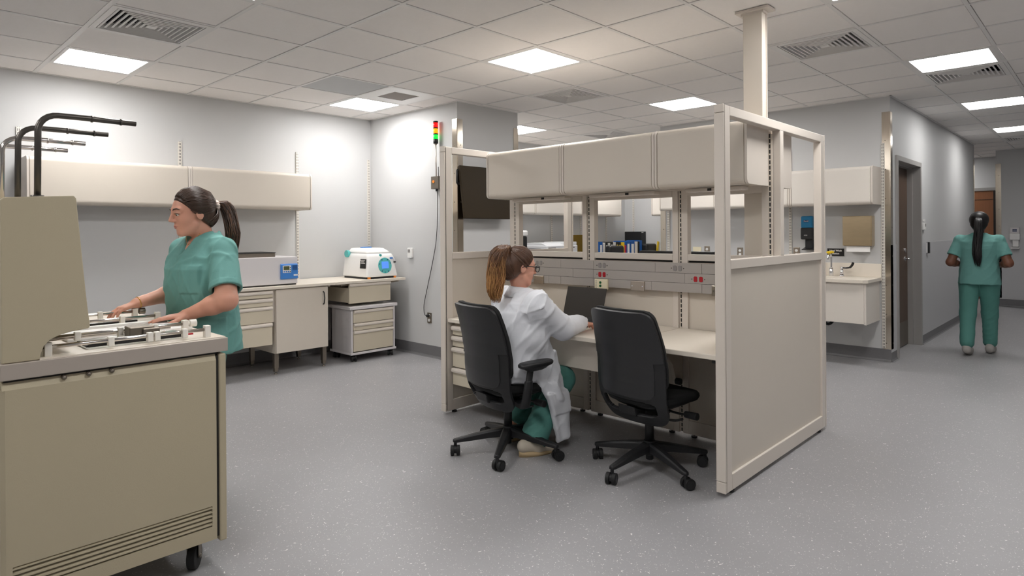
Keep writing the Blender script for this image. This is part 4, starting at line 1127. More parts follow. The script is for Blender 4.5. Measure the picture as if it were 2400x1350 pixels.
# binders
def binder(x, w, h, m, lab, y=5.99, d=.27, slot='white', lean=0.0, group='binders on the far alcove worktop'):
    t = thing('binder', lab, 'binder', (x, y, .862), 0, group)
    b = MB(); b.box(0, w, 0, d, 0, h); b.build('cover', m, t, world=False, bevel=.004)
    b = MB(); b.box(.004, w - .004, .012, d + .003, .004, h - .004); b.build('pages', 'paper', t, world=False)
    if slot: B(w * .22, w * .78, -.002, .001, h * .35, h * .86).build('spine_label', slot, t, world=False)
    if lean: t.rotation_euler = (0, lean, 0)
    return t
seq = [(8.30, .085, .335, 'binder_blue', 'blue binder with white spine label, leftmost of the binder row', 'white'),
       (8.405, .055, .32, 'binder_white', 'white binder beside the leftmost blue binder', None),
       (8.47, .06, .33, 'binder_black', 'black binder with white label, third from the left in the binder row', 'white'),
       (8.54, .06, .315, 'binder_white', 'white binder fourth from the left in the binder row', None),
       (8.61, .07, .335, 'binder_black', 'black binder with white label in the middle of the row', 'white'),
       (8.69, .07, .325, 'binder_white', 'white binder just left of the black binders with yellow tags', None),
       (8.77, .065, .33, 'binder_black', 'black binder with a yellow tag, left of the second such binder', 'yellow'),
       (8.845, .065, .325, 'binder_black', 'black binder with a yellow tag, left of the yellow binder', 'yellow'),
       (8.93, .085, .32, 'yellow', 'yellow binder in the row, left of the magenta one', None),
       (9.022, .05, .27, 'magenta', 'slim magenta binder between yellow and blue binders', None),
       (9.08, .105, .34, 'binder_blue', 'wide blue binder right of the magenta one', 'white'),
       (9.195, .13, .335, 'binder_blue', 'widest blue binder with white label near the right end of the row', 'white'),
       (9.335, .085, .325, 'binder_white', 'white binder right of the wide blue binders', None),
       (9.43, .05, .33, 'binder_black', 'thin black binder near the right end of the row', None),
       (9.49, .07, .345, 'binder_blue', 'tall blue binder at the right end of the row', None)]
for x, w_, h, m_, lab, sl in seq: binder(x, w_, h, m_, lab, slot=sl)
t = thing('folder_stack', 'manila folders leaning before the right end of the binder row', 'folders', (9.33, 5.86, .862)); B(9.27, 9.45, 5.88, 5.97, .862, .93).build('folder', 'manila', t); B(9.28, 9.44, 5.885, 5.975, .93, .965).build('folder', 'manila', t)
t = thing('equipment_case', 'black round cornered device in front of the binders, left one', 'device', (8.5, 5.87, .862)); B(8.42, 8.82, 5.856, 5.975, .862, 1.135).build('case', 'black', t, bevel=.04, seg=4)
t = thing('equipment_case', 'black round cornered device right of the binders, before the tall black tower', 'device', (9.7, 5.95, .862)); B(9.585, 9.91, 5.90, 6.1, .862, 1.145).build('case', 'black', t, bevel=.035, seg=4)
t = thing('computer_tower', 'tall black computer tower with a white tag, right end of the alcove worktop', 'computer', (9.85, 6.3, .862)); B(9.79, 9.945, 6.15, 6.5, .862, 1.36).build('case', 'black', t, bevel=.004); B(9.80, 9.86, 6.147, 6.151, 1.335, 1.352).build('tag', 'white', t)
t = thing('safety_ruler', 'yellow slanted flat bar leaning beside the right black device', 'ruler', (9.9, 5.87, .862)); m = MB(); m.obox((9.885, 5.88, 1.02), (.05, .012, .33), (0, R(10), 0)); m.build('bar', 'yellow', t)
# ================================================================== task chairs
def interp(z, tab):
    for (a, va), (b, vb_) in zip(tab[:-1], tab[1:]):
        if z <= b:
            u = max(0.0, min(1.0, (z - a) / (b - a))); u = u * u * (3 - 2 * u) if False else u
            return va + (vb_ - va) * u
    return tab[-1][1]
WT = [(.305, .228), (.40, .242), (.50, .247), (.62, .248), (.75, .242), (.88, .226), (.935, .218)]
XT = [(.305, -.135), (.36, -.170), (.41, -.198), (.46, -.212), (.54, -.220), (.62, -.222), (.72, -.236), (.82, -.258), (.935, -.292)]
def shell(rows, cols, z0, z1, wscale, dx, keep=None, rtop=.045, rbot=.075, rtopw=None):
    """curved back shell as a bmesh grid"""
    bm = bmesh.new()
    g = []
    for i in range(rows + 1):
        z = z0 + (z1 - z0) * i / rows
        row = []
        w = interp(z, WT) * (wscale(z) if callable(wscale) else wscale)
        if z > z1 - rtop:
            q = (z - (z1 - rtop)) / rtop; w -= rtop * (1 - math.sqrt(max(0, 1 - q * q)))
        if z < z0 + rbot:
            q = ((z0 + rbot) - z) / rbot; w -= rbot * (1 - math.sqrt(max(0, 1 - q * q)))
        for j in range(cols + 1):
            s = -1 + 2 * j / cols
            y = s * w
            x = interp(z, XT) + 1.1 * y * y + dx
            row.append(bm.verts.new((x, y, z)))
        g.append(row)
    for i in range(rows):
        for j in range(cols):
            zc = z0 + (z1 - z0) * (i + .5) / rows; sc = -1 + 2 * (j + .5) / cols
            if keep and not keep(zc, sc): continue
            f = bm.faces.new((g[i][j], g[i + 1][j], g[i + 1][j + 1], g[i][j + 1])); f.smooth = True
    for v in [v for v in bm.verts if not v.link_faces]: bm.verts.remove(v)
    return bm
def shell_obj(bm, name, m, parent, thick, off=-1):
    mb = MB(); mb.bm.free(); mb.bm = bm
    o = mb.build(name, m, parent, world=False)
    s = o.modifiers.new('thick', 'SOLIDIFY'); s.thickness = thick; s.offset = 0
    b = o.modifiers.new('edge', 'BEVEL'); b.width = .004; b.segments = 2; b.limit_method = 'ANGLE'; b.angle_limit = R(50)
    return o
def task_chair(label, loc, rz, base_rot, arms):
    t = thing('task_chair', label, 'office chair', loc, rz, 'black task chairs')
    # back frame with the open slot at the bottom
    shell_obj(shell(110, 72, .305, .935, 1.0, 0, lambda z, s: ((abs(s) / .79) ** 5 + (abs(z - .398) / .044) ** 3.5) > 1), 'back_frame', 'chair', t, .020)
    # smooth rear panel: full width above, narrower inside the frame below
    shell_obj(shell(90, 40, .456, .933, lambda z: .80 if z < .66 else 1.012, -.0125, None, .045, .05), 'back_panel', 'chair_panel', t, .006)
    shell_obj(shell(50, 30, .50, .945, .985, .026, None, .05, .05), 'backrest', 'black_soft', t, .030)
    # seat
    def se(z, k, cx=.035, a=.235, b_=.226, n=36, e=3.2):
        out = []
        for i in range(n):
            th = 2 * PI * i / n
            c, s = math.cos(th), math.sin(th)
            out.append((cx + k * a * math.copysign(abs(c) ** (2 / e), c), k * b_ * math.copysign(abs(s) ** (2 / e), s), z - (.018 * max(0, c) ** 2 if z > .40 else -.01 * max(0, c))))
        return out
    m = MB(); m.loft([se(.404, .86), se(.411, .96), se(.428, 1.0), se(.446, .99), se(.457, .95), se(.462, .85), se(.461, .5), se(.459, .1)]); m.build('seat', 'black_soft', t, world=False)
    m = MB(); m.loft([se(.350, .42), se(.366, .60), se(.388, .80), se(.408, .90)]); m.build('seat_pan', 'chair', t, world=False)
    m = MB(); m.box(-.11, .10, -.075, .075, .318, .372); m.prism([(-.20, .40), (-.185, .345), (-.10, .325), (-.02, .33), (-.02, .365), (-.10, .365)], 'y', -.06, .06); m.build('mechanism', 'black', t, world=False, bevel=.006)
    # levers
    m = MB(); m.tube(smooth([(.06, -.06, .345), (.07, -.14, .338), (.075, -.20, .342)], 4), .007, 8); m.cyl((.075, -.195, .342), (.078, -.275, .345), .019, 12, .021); m.build('lever', 'black', t, world=False, bevel=.003)
    m = MB(); m.tube(smooth([(-.03, -.06, .335), (-.02, -.12, .318), (.02, -.17, .312), (.06, -.19, .318)], 4), .007, 8); m.build('lever', 'black', t, world=False)
    m = MB(); m.cyl((0, 0, .15), (0, 0, .33), .026, 20); m.build('gas_column', 'black', t, world=False)
    m = MB(); m.cyl((0, 0, .055), (0, 0, .10), .022, 20); m.cyl((0, 0, .085), (0, 0, .165), .036, 24, .033)
    for k in range(5):
        a = base_rot + k * 2 * PI / 5
        c, s = math.cos(a), math.sin(a)
        rings = []
        for r, w_, zt, zb in ((.02, .030, .158, .105), (.12, .026, .142, .098), (.24, .021, .118, .084), (.318, .018, .101, .076), (.335, .016, .097, .076), (.343, .008, .094, .078)):
            rings.append([(r * c - s * w_, r * s + c * w_, zb), (r * c - s * w_, r * s + c * w_, zt - .008), (r * c - s * w_ * .6, r * s + c * w_ * .6, zt), (r * c + s * w_ * .6, r * s - c * w_ * .6, zt), (r * c + s * w_, r * s - c * w_, zt - .008), (r * c + s * w_, r * s - c * w_, zb)])
        m.loft(rings, smooth=False)
    m.build('star_base', 'chair', t, world=False, bevel=.003)
    for k in range(5):
        a = base_rot + k * 2 * PI / 5
        x, y = .328 * math.cos(a), .328 * math.sin(a)
        b = a + (.9, 2.2, .4, 1.5, 2.7)[k]
        c, s = math.cos(b), math.sin(b)
        x2, y2 = x + .014 * c, y + .014 * s
        m = MB()
        for q in (-1, 1):
            m.mi = 0
            m.cyl((x2 - s * .008 * q, y2 + c * .008 * q, .031), (x2 - s * .028 * q, y2 + c * .028 * q, .031), .031, 22)
            m.mi = 1
            m.cyl((x2 - s * .027 * q, y2 + c * .027 * q, .031), (x2 - s * .0295 * q, y2 + c * .0295 * q, .031), .021, 18)
        m.mi = 1
        m.cyl((x2 - s * .009, y2 + c * .009, .034), (x2 + s * .009, y2 - c * .009, .034), .022, 14); m.cyl((x, y, .034), (x, y, .084), .010, 10)
        m.build('caster', ['rubber', 'chair'], t, world=False, bevel=.003)
    if arms:
        for q in (-1, 1):
            m = MB()
            m.loft([[(x_ + dx, q * y_, z_ + dz) for dx, dz in ((-w_, -h_), (w_, -h_), (w_, h_), (-w_, h_))] for (x_, y_, z_, w_, h_) in ((-.03, .10, .352, .035, .014), (-.05, .24, .350, .032, .014), (-.062, .28, .362, .028, .02))], smooth=False)
            m.loft([[(x_ + ca * rx, q * y_ + sa * ry, z_) for ca, sa in [(math.cos(2 * PI * i / 14), math.sin(2 * PI * i / 14)) for i in range(14)]] for (x_, y_, z_, rx, ry) in ((-.065, .275, .345, .034, .020), (-.055, .285, .42, .031, .019), (-.045, .288, .50, .027, .017), (-.043, .288, .503, .022, .014), (-.03, .288, .575, .022, .014))])
            m.build('armrest_post', 'chair', t, world=False, bevel=.003)
            m = MB()
            def pad(z, k):
                return [(.005 + k * .128 * math.copysign(abs(math.cos(th)) ** .6, math.cos(th)), q * .285 + k * .046 * math.copysign(abs(math.sin(th)) ** .7, math.sin(th)) + (-q) * .16 * (.005 + k * .128 * math.cos(th) - .05) , z) for th in [2 * PI * i / 28 for i in range(28)]]
            m.loft([pad(.560, .40), pad(.568, .62), pad(.578, .74), pad(.586, .97), pad(.592, 1.03), pad(.604, 1.03), pad(.610, .96), pad(.612, .6)]); m.build('armrest_pad', 'chair', t, world=False)
    return t
task_chair('black task chair with armrest, the woman in the white coat sits on it', (2.83, 2.75, 0), R(-12), R(-75 + 12), True)
task_chair('empty black task chair without armrests before the right desk bay', (3.185, 1.955, 0), R(-9), R(30 + 9), False)
# ================================================================== people: signed-distance bodies meshed with surface nets
M['skin'] = mat('skin_fair', rgb(214, 158, 136), 0.48, var=0.05, scale=25, sss=0.12, bump=0.06, bscale=500)
M['skin_dark'] = mat('skin_brown', rgb(120, 78, 60), 0.48, var=0.05, scale=25)
M['scrub'] = mat('teal_scrub_cloth', rgb(102, 154, 148), 0.75, var=0.05, scale=14, bump=0.25, bscale=45)
M['scrub2'] = mat('teal_scrub_trousers', rgb(80, 134, 126), 0.75, var=0.05, scale=14, bump=0.25, bscale=45)
M['coat'] = mat('white_coat_cloth', rgb(226, 228, 234), 0.8, var=0.02, scale=14, bump=0.3, bscale=40)
M['hair_dark'] = mat('dark_brown_hair', rgb(62, 44, 34), 0.38, var=0.35, scale=60, spec=0.6)
M['hair_mid'] = mat('brown_hair', rgb(86, 58, 42), 0.4, var=0.35, scale=50, spec=0.6)
M['hair_mid2'] = mat('brown_hair_dark', rgb(96, 66, 48), 0.4, var=0.35, scale=50, spec=0.6)
M['hair_gold'] = mat('golden_brown_hair', rgb(168, 116, 66), 0.4, var=0.35, scale=40, spec=0.6)
M['hair_black'] = mat('black_hair', rgb(20, 18, 18), 0.45, var=0.2, scale=50)
M['shoe'] = mat('cream_shoe', rgb(196, 186, 170), 0.6)
M['shoe_gray'] = mat('gray_shoe', rgb(170, 166, 162), 0.6)
M['sole'] = mat('shoe_sole', rgb(196, 172, 134), 0.6)
M['lip'] = mat('lips', rgb(178, 100, 92), 0.4)
M['eye_white'] = mat('eye_white', rgb(220, 214, 208), 0.2)
M['iris'] = mat('iris', rgb(40, 30, 24), 0.15)
M['scrunchie'] = mat('scrunchie_cloth', rgb(226, 210, 200), 0.8, var=0.3, scale=60)
M['gold'] = mat('gold', rgb(220, 170, 90), 0.25, 1.0)

def ombre(name, c0, c1, z0, z1):
    m = mat(name, c0, .42, var=.3, scale=45, spec=.5)
    nt = m.node_tree; L_ = nt.links; b = nt.nodes['Principled BSDF']
    tc = nt.nodes.new('ShaderNodeTexCoord'); sp = nt.nodes.new('ShaderNodeSeparateXYZ'); L_.new(tc.outputs['Object'], sp.inputs[0])
    mr = nt.nodes.new('ShaderNodeMapRange'); mr.inputs[1].default_value = z0; mr.inputs[2].default_value = z1; L_.new(sp.outputs[2], mr.inputs[0])
    nz = nt.nodes.new('ShaderNodeTexNoise'); nz.inputs['Scale'].default_value = 28; L_.new(tc.outputs['Object'], nz.inputs['Vector'])
    ad = nt.nodes.new('ShaderNodeMath'); ad.operation = 'MULTIPLY_ADD'; L_.new(nz.outputs['Fac'], ad.inputs[0]); ad.inputs[1].default_value = .9; ad.inputs[2].default_value = -.45
    su = nt.nodes.new('ShaderNodeMath'); su.operation = 'ADD'; su.use_clamp = True; L_.new(mr.outputs[0], su.inputs[0]); L_.new(ad.outputs[0], su.inputs[1])
    mx = nt.nodes.new('ShaderNodeMix'); mx.data_type = 'RGBA'; L_.new(su.outputs[0], mx.inputs[0]); mx.inputs[6].default_value = c0; mx.inputs[7].default_value = c1
    L_.new(mx.outputs[2], b.inputs['Base Color'])
    return m
M['hair_ombre'] = ombre('ombre_hair', rgb(104, 72, 50), rgb(196, 146, 92), 1.25, 1.04)
M['hair_ombre2'] = ombre('ombre_hair_dark', rgb(84, 56, 40), rgb(164, 114, 70), 1.24, .98)

class SDF:
    def __init__(self, lo, hi, res):
        self.lo = np.array(lo, np.float32); self.res = res
        self.n = np.ceil((np.array(hi) - self.lo) / res).astype(int) + 1
        self.D = np.full(self.n, 0.5, np.float32)
        self.ax = [self.lo[i] + res * np.arange(self.n[i], dtype=np.float32) for i in range(3)]
    def sub(self, lo, hi):
        a = np.clip(np.floor((np.array(lo) - self.lo) / self.res).astype(int), 0, self.n)
        b = np.clip(np.ceil((np.array(hi) - self.lo) / self.res).astype(int) + 1, 0, self.n)
        s = tuple(slice(i, j) for i, j in zip(a, b))
        return s, self.ax[0][s[0]][:, None, None], self.ax[1][s[1]][None, :, None], self.ax[2][s[2]][None, None, :]
    def op(self, s, d, k, mode='add'):
        if d.size == 0: return
        D = self.D[s]
        if mode == 'add':
            if k:
                h = np.clip(k - np.abs(D - d), 0, None) / k
                self.D[s] = np.minimum(D, d) - h * h * k * .25
            else: self.D[s] = np.minimum(D, d)
        else:
            if k:
                h = np.clip(k - np.abs(D + d), 0, None) / k
                self.D[s] = np.maximum(D, -d) + h * h * k * .25
            else: self.D[s] = np.maximum(D, -d)
    def cone(self, p0, p1, r0, r1, k=.015, mode='add'):
        p0 = np.array(p0, np.float32); p1 = np.array(p1, np.float32)
        m = max(r0, r1) + k + .03
        s, X, Y, Z = self.sub(np.minimum(p0, p1) - m, np.maximum(p0, p1) + m)
        ba = p1 - p0; bb = float(ba @ ba) + 1e-9
        t = np.clip(((X - p0[0]) * ba[0] + (Y - p0[1]) * ba[1] + (Z - p0[2]) * ba[2]) / bb, 0, 1)
        d = np.sqrt((X - p0[0] - t * ba[0]) ** 2 + (Y - p0[1] - t * ba[1]) ** 2 + (Z - p0[2] - t * ba[2]) ** 2) - (r0 + (r1 - r0) * t)
        self.op(s, d, k, mode)
    def path(self, pts, rr, k=.015):
        for a, b, ra, rb in zip(pts[:-1], pts[1:], rr[:-1], rr[1:]): self.cone(a, b, ra, rb, k)
    def ell(self, c, r, F=(1, 0, 0), L=(0, 1, 0), k=.015, mode='add', U=None):
        c = np.array(c, np.float32); F = np.array(F, np.float32); L = np.array(L, np.float32)
        U = np.cross(F, L) if U is None else np.array(U, np.float32)
        m = max(r) + k + .02
        s, X, Y, Z = self.sub(c - m, c + m)
        x, y, z = X - c[0], Y - c[1], Z - c[2]
        f = x * F[0] + y * F[1] + z * F[2]; l = x * L[0] + y * L[1] + z * L[2]; u = x * U[0] + y * U[1] + z * U[2]
        k0 = np.sqrt((f / r[0]) ** 2 + (l / r[1]) ** 2 + (u / r[2]) ** 2)
        k1 = np.sqrt((f / r[0] ** 2) ** 2 + (l / r[1] ** 2) ** 2 + (u / r[2] ** 2) ** 2) + 1e-9
        self.op(s, k0 * (k0 - 1) / k1, k, mode)
    def loft(self, secs, F, L, k=.02, e=2.0, mode='add'):
        """secs: (centre xyz, half width along L, half depth along F), stacked in z"""
        secs = sorted(secs, key=lambda q: q[0][2])
        zs = np.array([q[0][2] for q in secs]); m = max(max(q[1], q[2]) for q in secs) + .05
        cs = np.array([q[0] for q in secs])
        s, X, Y, Z = self.sub(cs.min(0) - m, cs.max(0) + m)
        zz = self.ax[2][s[2]]
        I = lambda v: np.interp(zz, zs, v).astype(np.float32)[None, None, :]
        cx, cy, w, d = I(cs[:, 0]), I(cs[:, 1]), I([q[1] for q in secs]), I([q[2] for q in secs])
        f = ((X - cx) * F[0] + (Y - cy) * F[1]) / d; l = ((X - cx) * L[0] + (Y - cy) * L[1]) / w
        q = (np.abs(f) ** e + np.abs(l) ** e) ** (1 / e)
        dd = (q - 1) * np.minimum(w, d)
        over = np.maximum(zs[0] - Z, Z - zs[-1])
        dd = np.where(over > 0, np.sqrt(np.maximum(dd, 0) ** 2 + np.maximum(over, 0) ** 2), np.maximum(dd, over)) if True else dd
        self.op(s, dd.astype(np.float32), k, mode)
    def half(self, p, n, k=.0):
        """keep the side away from n (cut everything with (x-p).n > 0)"""
        X, Y, Z = self.ax[0][:, None, None], self.ax[1][None, :, None], self.ax[2][None, None, :]
        d = (X - p[0]) * n[0] + (Y - p[1]) * n[1] + (Z - p[2]) * n[2]
        if k:
            h = np.clip(k - np.abs(self.D - d), 0, None) / k
            self.D = np.maximum(self.D, d) + h * h * k * .25
        else: self.D = np.maximum(self.D, d).astype(np.float32)
    def folds(self, amp, waves):
        X, Y, Z = self.ax[0][:, None, None], self.ax[1][None, :, None], self.ax[2][None, None, :]
        n = 0
        for (kx, ky, kz, ph, a) in waves:
            w_ = np.sin(kx * X + ky * Y + kz * Z + ph + 1.6 * np.sin(.23 * kz * X + .31 * kx * Z + .4 * ky * Y + ph))
            e_ = np.clip(.35 + .75 * np.sin(.19 * kx * Z - .23 * ky * X + .15 * kz * Y + 2 * ph + 7 * Z), 0, 1)
            n = n - a * e_ * (np.exp(-(w_ / .38) ** 2) - .35)
        self.D = (self.D + amp * n).astype(np.float32)
    def mesh(self, name, m, parent, smooth_it=0):
        D = self.D
        # seal the border
        for a in range(3):
            sl = [slice(None)] * 3
            for e in (0, -1): sl[a] = e; D[tuple(sl)] = np.maximum(D[tuple(sl)], .01)
        neg = D < 0
        cnt = np.zeros(np.array(D.shape) - 1, np.int8)
        for dx in (0, 1):
            for dy in (0, 1):
                for dz in (0, 1):
                    cnt += neg[dx:dx + cnt.shape[0], dy:dy + cnt.shape[1], dz:dz + cnt.shape[2]]
        act = (cnt > 0) & (cnt < 8)
        ijk = np.argwhere(act)
        idx = np.full(cnt.shape, -1, np.int32); idx[act] = np.arange(len(ijk))
        pos = np.zeros((len(ijk), 3)); w = np.zeros(len(ijk))
        cor = [(0, 0, 0), (1, 0, 0), (0, 1, 0), (1, 1, 0), (0, 0, 1), (1, 0, 1), (0, 1, 1), (1, 1, 1)]
        val = [D[ijk[:, 0] + c[0], ijk[:, 1] + c[1], ijk[:, 2] + c[2]].astype(float) for c in cor]
        for a, b in ((0, 1), (2, 3), (4, 5), (6, 7), (0, 2), (1, 3), (4, 6), (5, 7), (0, 4), (1, 5), (2, 6), (3, 7)):
            va, vb_ = val[a], val[b]
            x = (va < 0) != (vb_ < 0)
            t = np.where(x, va / np.where(x, va - vb_, 1), 0)
            p = np.array(cor[a])[None] + t[:, None] * (np.array(cor[b]) - np.array(cor[a]))[None]
            pos[x] += p[x]; w[x] += 1
        pos = (ijk + pos / w[:, None]) * self.res + self.lo[None]
        quads = []
        for a in range(3):
            b, c = (a + 1) % 3, (a + 2) % 3
            s0 = [slice(1, -1)] * 3; s1 = [slice(1, -1)] * 3
            s0[a] = slice(0, -1); s1[a] = slice(1, None)
            A, Bm = neg[tuple(s0)], neg[tuple(s1)]
            e = np.argwhere(A != Bm)
            flip = A[tuple(e.T)]
            g = e.copy(); g[:, b] += 1; g[:, c] += 1
            def at(db, dc):
                q = g.copy(); q[:, b] += db; q[:, c] += dc
                return idx[tuple(q.T)]
            q = np.stack([at(-1, -1), at(0, -1), at(0, 0), at(-1, 0)], 1)
            q[~flip] = q[~flip][:, ::-1]
            quads.append(q)
        quads = np.concatenate(quads)
        quads = quads[(quads >= 0).all(1)]
        me = bpy.data.meshes.new(name)
        rm = ROOTM[root_of(parent).name].inverted()
        R_ = np.array(rm.to_3x3()); T_ = np.array(rm.translation)
        pos = pos @ R_.T + T_
        me.vertices.add(len(pos)); me.vertices.foreach_set('co', pos.astype(np.float32).ravel())
        me.loops.add(len(quads) * 4); me.loops.foreach_set('vertex_index', quads.astype(np.int32).ravel())
        me.polygons.add(len(quads)); me.polygons.foreach_set('loop_start', np.arange(0, len(quads) * 4, 4, dtype=np.int32))
        me.polygons.foreach_set('use_smooth', np.ones(len(quads), bool))
        me.update(calc_edges=True); me.validate()
        me.materials.append(M[m])
        o = bpy.data.objects.new(name, me); COL.objects.link(o); o.parent = parent
        if smooth_it:
            md = o.modifiers.new('soft', 'SMOOTH'); md.iterations = smooth_it; md.factor = .5
        return o

V = lambda *a: np.array(a, float)
def frame(h, tilt=0.0, rollr=0.0):
    """heading -> forward, left, up (tilt nods the face down)"""
    F = V(math.cos(h), math.sin(h), 0); L = V(-math.sin(h), math.cos(h), 0); U = V(0, 0, 1)
    F2 = F * math.cos(tilt) - U * math.sin(tilt); U2 = U * math.cos(tilt) + F * math.sin(tilt)
    L2 = L * math.cos(rollr) + U2 * math.sin(rollr); U3 = U2 * math.cos(rollr) - L * math.sin(rollr)
    return F2, L2, U3

def head(s, c, fr, neck, sc=1.0, base=None):
    F, L, U = fr
    P_ = lambda f, l, u: c + (F * f + L * l + U * u) * sc
    q = lambda t: tuple(v * sc for v in t)
    s.cone(neck, P_(-.028, 0, -.045), .050, .044, .014)
    s.ell(P_(-.014, 0, .030), q((.094, .071, .079)), F, L, .01)
    s.ell(P_(.030, 0, -.018), q((.058, .053, .084)), F, L, .03)
    s.ell(P_(.028, 0, -.068), q((.050, .040, .036)), F, L, .03)
    s.cone(P_(.070, -.008, -.093), P_(.070, .008, -.093), .013 * sc, .013 * sc, .02)
    s.cone(P_(.012, .043, -.058), P_(.060, .018, -.093), .011 * sc, .009 * sc, .02); s.cone(P_(.012, -.043, -.058), P_(.060, -.018, -.093), .011 * sc, .009 * sc, .02)
    for k in (-1, 1):
        s.ell(P_(.052, .033 * k, -.028), q((.025, .021, .023)), F, L, .02)
        s.cone(P_(.080, .010 * k, .026), P_(.068, .044 * k, .026), .009 * sc, .008 * sc, .014)
        s.ell(P_(.094, .031 * k, .004), q((.014, .015, .010)), F, L, .010, 'cut')
        s.ell(P_(.073, .031 * k, .004), q((.0125, .0125, .0125)), F, L, .003)
        s.cone(P_(.0865, .016 * k, .0120), P_(.076, .046 * k, .0085), .0052 * sc, .0045 * sc, .005)
        # ear
        s.ell(P_(-.008, .0725 * k, -.008), q((.019, .009, .032)), F, L, .005)
        s.ell(P_(-.002, .083 * k, -.004), q((.009, .007, .017)), F, L, .004, 'cut')
    s.cone(P_(.086, 0, .016), P_(.106, 0, -.022), .0075 * sc, .0095 * sc, .010)
    for k in (-1, 1): s.ell(P_(.094, .0115 * k, -.027), q((.011, .0075, .0075)), F, L, .006)
    s.ell(P_(.086, 0, -.0515), q((.0085, .020, .0055)), F, L, .006)
    s.ell(P_(.084, 0, -.0625), q((.0090, .017, .0060)), F, L, .006)
    s.cone(P_(.094, .013, -.057), P_(.094, -.013, -.057), .0022 * sc, .0022 * sc, .003, 'cut')
    return P_

def face_parts(parent, P_, sc=1.0, brow='hair_dark'):
    for k in (-1, 1):
        m = MB(); m.sphere(P_(.0755, .031 * k, .004), .0118 * sc, 14, 10); e = m.build('eye', 'eye_white', parent)
        m = MB(); m.sphere(P_(.0833, .0312 * k, .0010), .0053 * sc, 12, 8); m.build('iris', 'iris', e)
        m = MB(); m.tube([P_(.0890, .017 * k, .0045), P_(.0895, .028 * k, .0070), P_(.086, .039 * k, .0065), P_(.0775, .047 * k, .002)], [.001, .0018, .0020, .001], 6); m.build('eyelash', 'iris', parent)
        m = MB(); m.tube([P_(.0905, .012 * k, .0245), P_(.0895, .024 * k, .030), P_(.082, .040 * k, .031), P_(.073, .052 * k, .024)], [.0022, .0032, .0028, .0012], 6); m.build('eyebrow', brow, parent)
    m = MB(); m.tube([P_(.0825, .020, -.0575), P_(.0905, .010, -.0540), P_(.0928, .0, -.0550), P_(.0905, -.010, -.0540), P_(.0825, -.020, -.0575)], [.001, .0026, .0029, .0026, .001], 8)
    m.tube([P_(.082, .018, -.0585), P_(.0885, .010, -.0618), P_(.0905, .0, -.0626), P_(.0885, -.010, -.0618), P_(.082, -.018, -.0585)], [.001, .0030, .0034, .0030, .001], 8); m.build('lips', 'lip', parent)

def arm(s, sh, el, wr, r=(.050, .043, .040, .027), k=.02):
    sh, el, wr = V(*sh), V(*el), V(*wr)
    s.cone(sh, el, r[0], r[1], k)
    d = wr - el
    s.cone(el, el + d * .35, r[1] * .98, r[2], k)
    s.cone(el + d * .35, wr, r[2], r[3], k)

def hand(s, wr, d, n, thumb, curl=(.25, .35, .25), sc=.93, spread=.06, tcurl=.3):
    """wrist, pointing direction, back-of-hand normal, thumb side (+1 towards d x n)"""
    d = V(*d); d /= np.linalg.norm(d); n = V(*n); n = n - d * (n @ d); n /= np.linalg.norm(n)
    lat = np.cross(d, n) * thumb
    wr = V(*wr)
    s.cone(wr - d * .03, wr + d * .012, .025 * sc, .024 * sc, .015)
    lens = (.070, .079, .073, .056); offs = (.030, .010, -.010, -.028); kn = (.088, .092, .087, .079)
    for i in range(4):
        b = wr + (lat * offs[i] * .55 + d * .012) * sc
        k_ = wr + (lat * offs[i] + d * kn[i] + n * .004 * (1 - abs(i - 1.3) * .3)) * sc
        s.cone(b, k_, .0135 * sc, .0108 * sc, .010)
        p = k_; ang = 0.0
        fd = d + lat * offs[i] * spread * 30 * .1
        fd /= np.linalg.norm(fd)
        ln = lens[i] * sc
        for j, (fr_, c) in enumerate(zip((.46, .30, .24), curl)):
            ang += c * (1 + .12 * i)
            dirn = fd * math.cos(ang) - n * math.sin(ang)
            p2 = p + dirn * ln * fr_
            s.cone(p, p2, (.0090, .0082, .0074)[j] * sc, (.0082, .0074, .0064)[j] * sc, .003)
            p = p2
    # thumb from the side of the palm near its base
    b = wr + (lat * .020 + d * .022 - n * .006) * sc
    t1 = b + (lat * .022 + d * .026 - n * .008) * sc
    s.cone(b, t1, .0145 * sc, .0115 * sc, .012)
    dirn = d * .83 + lat * (.5 - tcurl * .3) - n * tcurl * .5; dirn /= np.linalg.norm(dirn)
    t2 = t1 + dirn * .030 * sc; s.cone(t1, t2, .0105 * sc, .0095 * sc, .004)
    dirn = d * .93 + lat * .12 - n * tcurl; dirn /= np.linalg.norm(dirn)
    t3 = t2 + dirn * .026 * sc; s.cone(t2, t3, .0092 * sc, .0072 * sc, .003)

def strands(mb, starts, end, c, lift, n_seg=8, r=.0032, seed=1):
    """hair strands sweeping over an ellipsoidal scalp from start points to a tie point"""
    rnd = random.Random(seed)
    for p in starts:
        pts = []
        for i in range(n_seg + 1):
            u = i / n_seg
            q = p * (1 - u) + end * u
            v = q - c
            # push out to the interpolated radius
            rr = np.linalg.norm(p - c) * (1 - u) + np.linalg.norm(end - c) * u
            q = c + v / np.linalg.norm(v) * (rr + lift * math.sin(PI * u) * rnd.uniform(.6, 1.3))
            pts.append(Vector(q))
        mb.tube(pts, [r * .5] + [r] * (n_seg - 1) + [r * .6], 5)

def shoe(s, heel, toe, w=.042, h=.075):
    heel, toe = V(*heel), V(*toe)
    s.cone(heel + V(0, 0, .040), heel * .45 + toe * .55 + V(0, 0, .040), .036, .040, .02)
    s.cone(heel * .45 + toe * .55 + V(0, 0, .036), toe + V(0, 0, .028), .040, .030, .02)
    s.cone(heel + V(0, 0, .060), heel * .8 + toe * .2 + V(0, 0, .075), .034, .036, .02)
    s.half((0, 0, heel[2] if heel[2] == toe[2] else -1), (0, 0, -1))

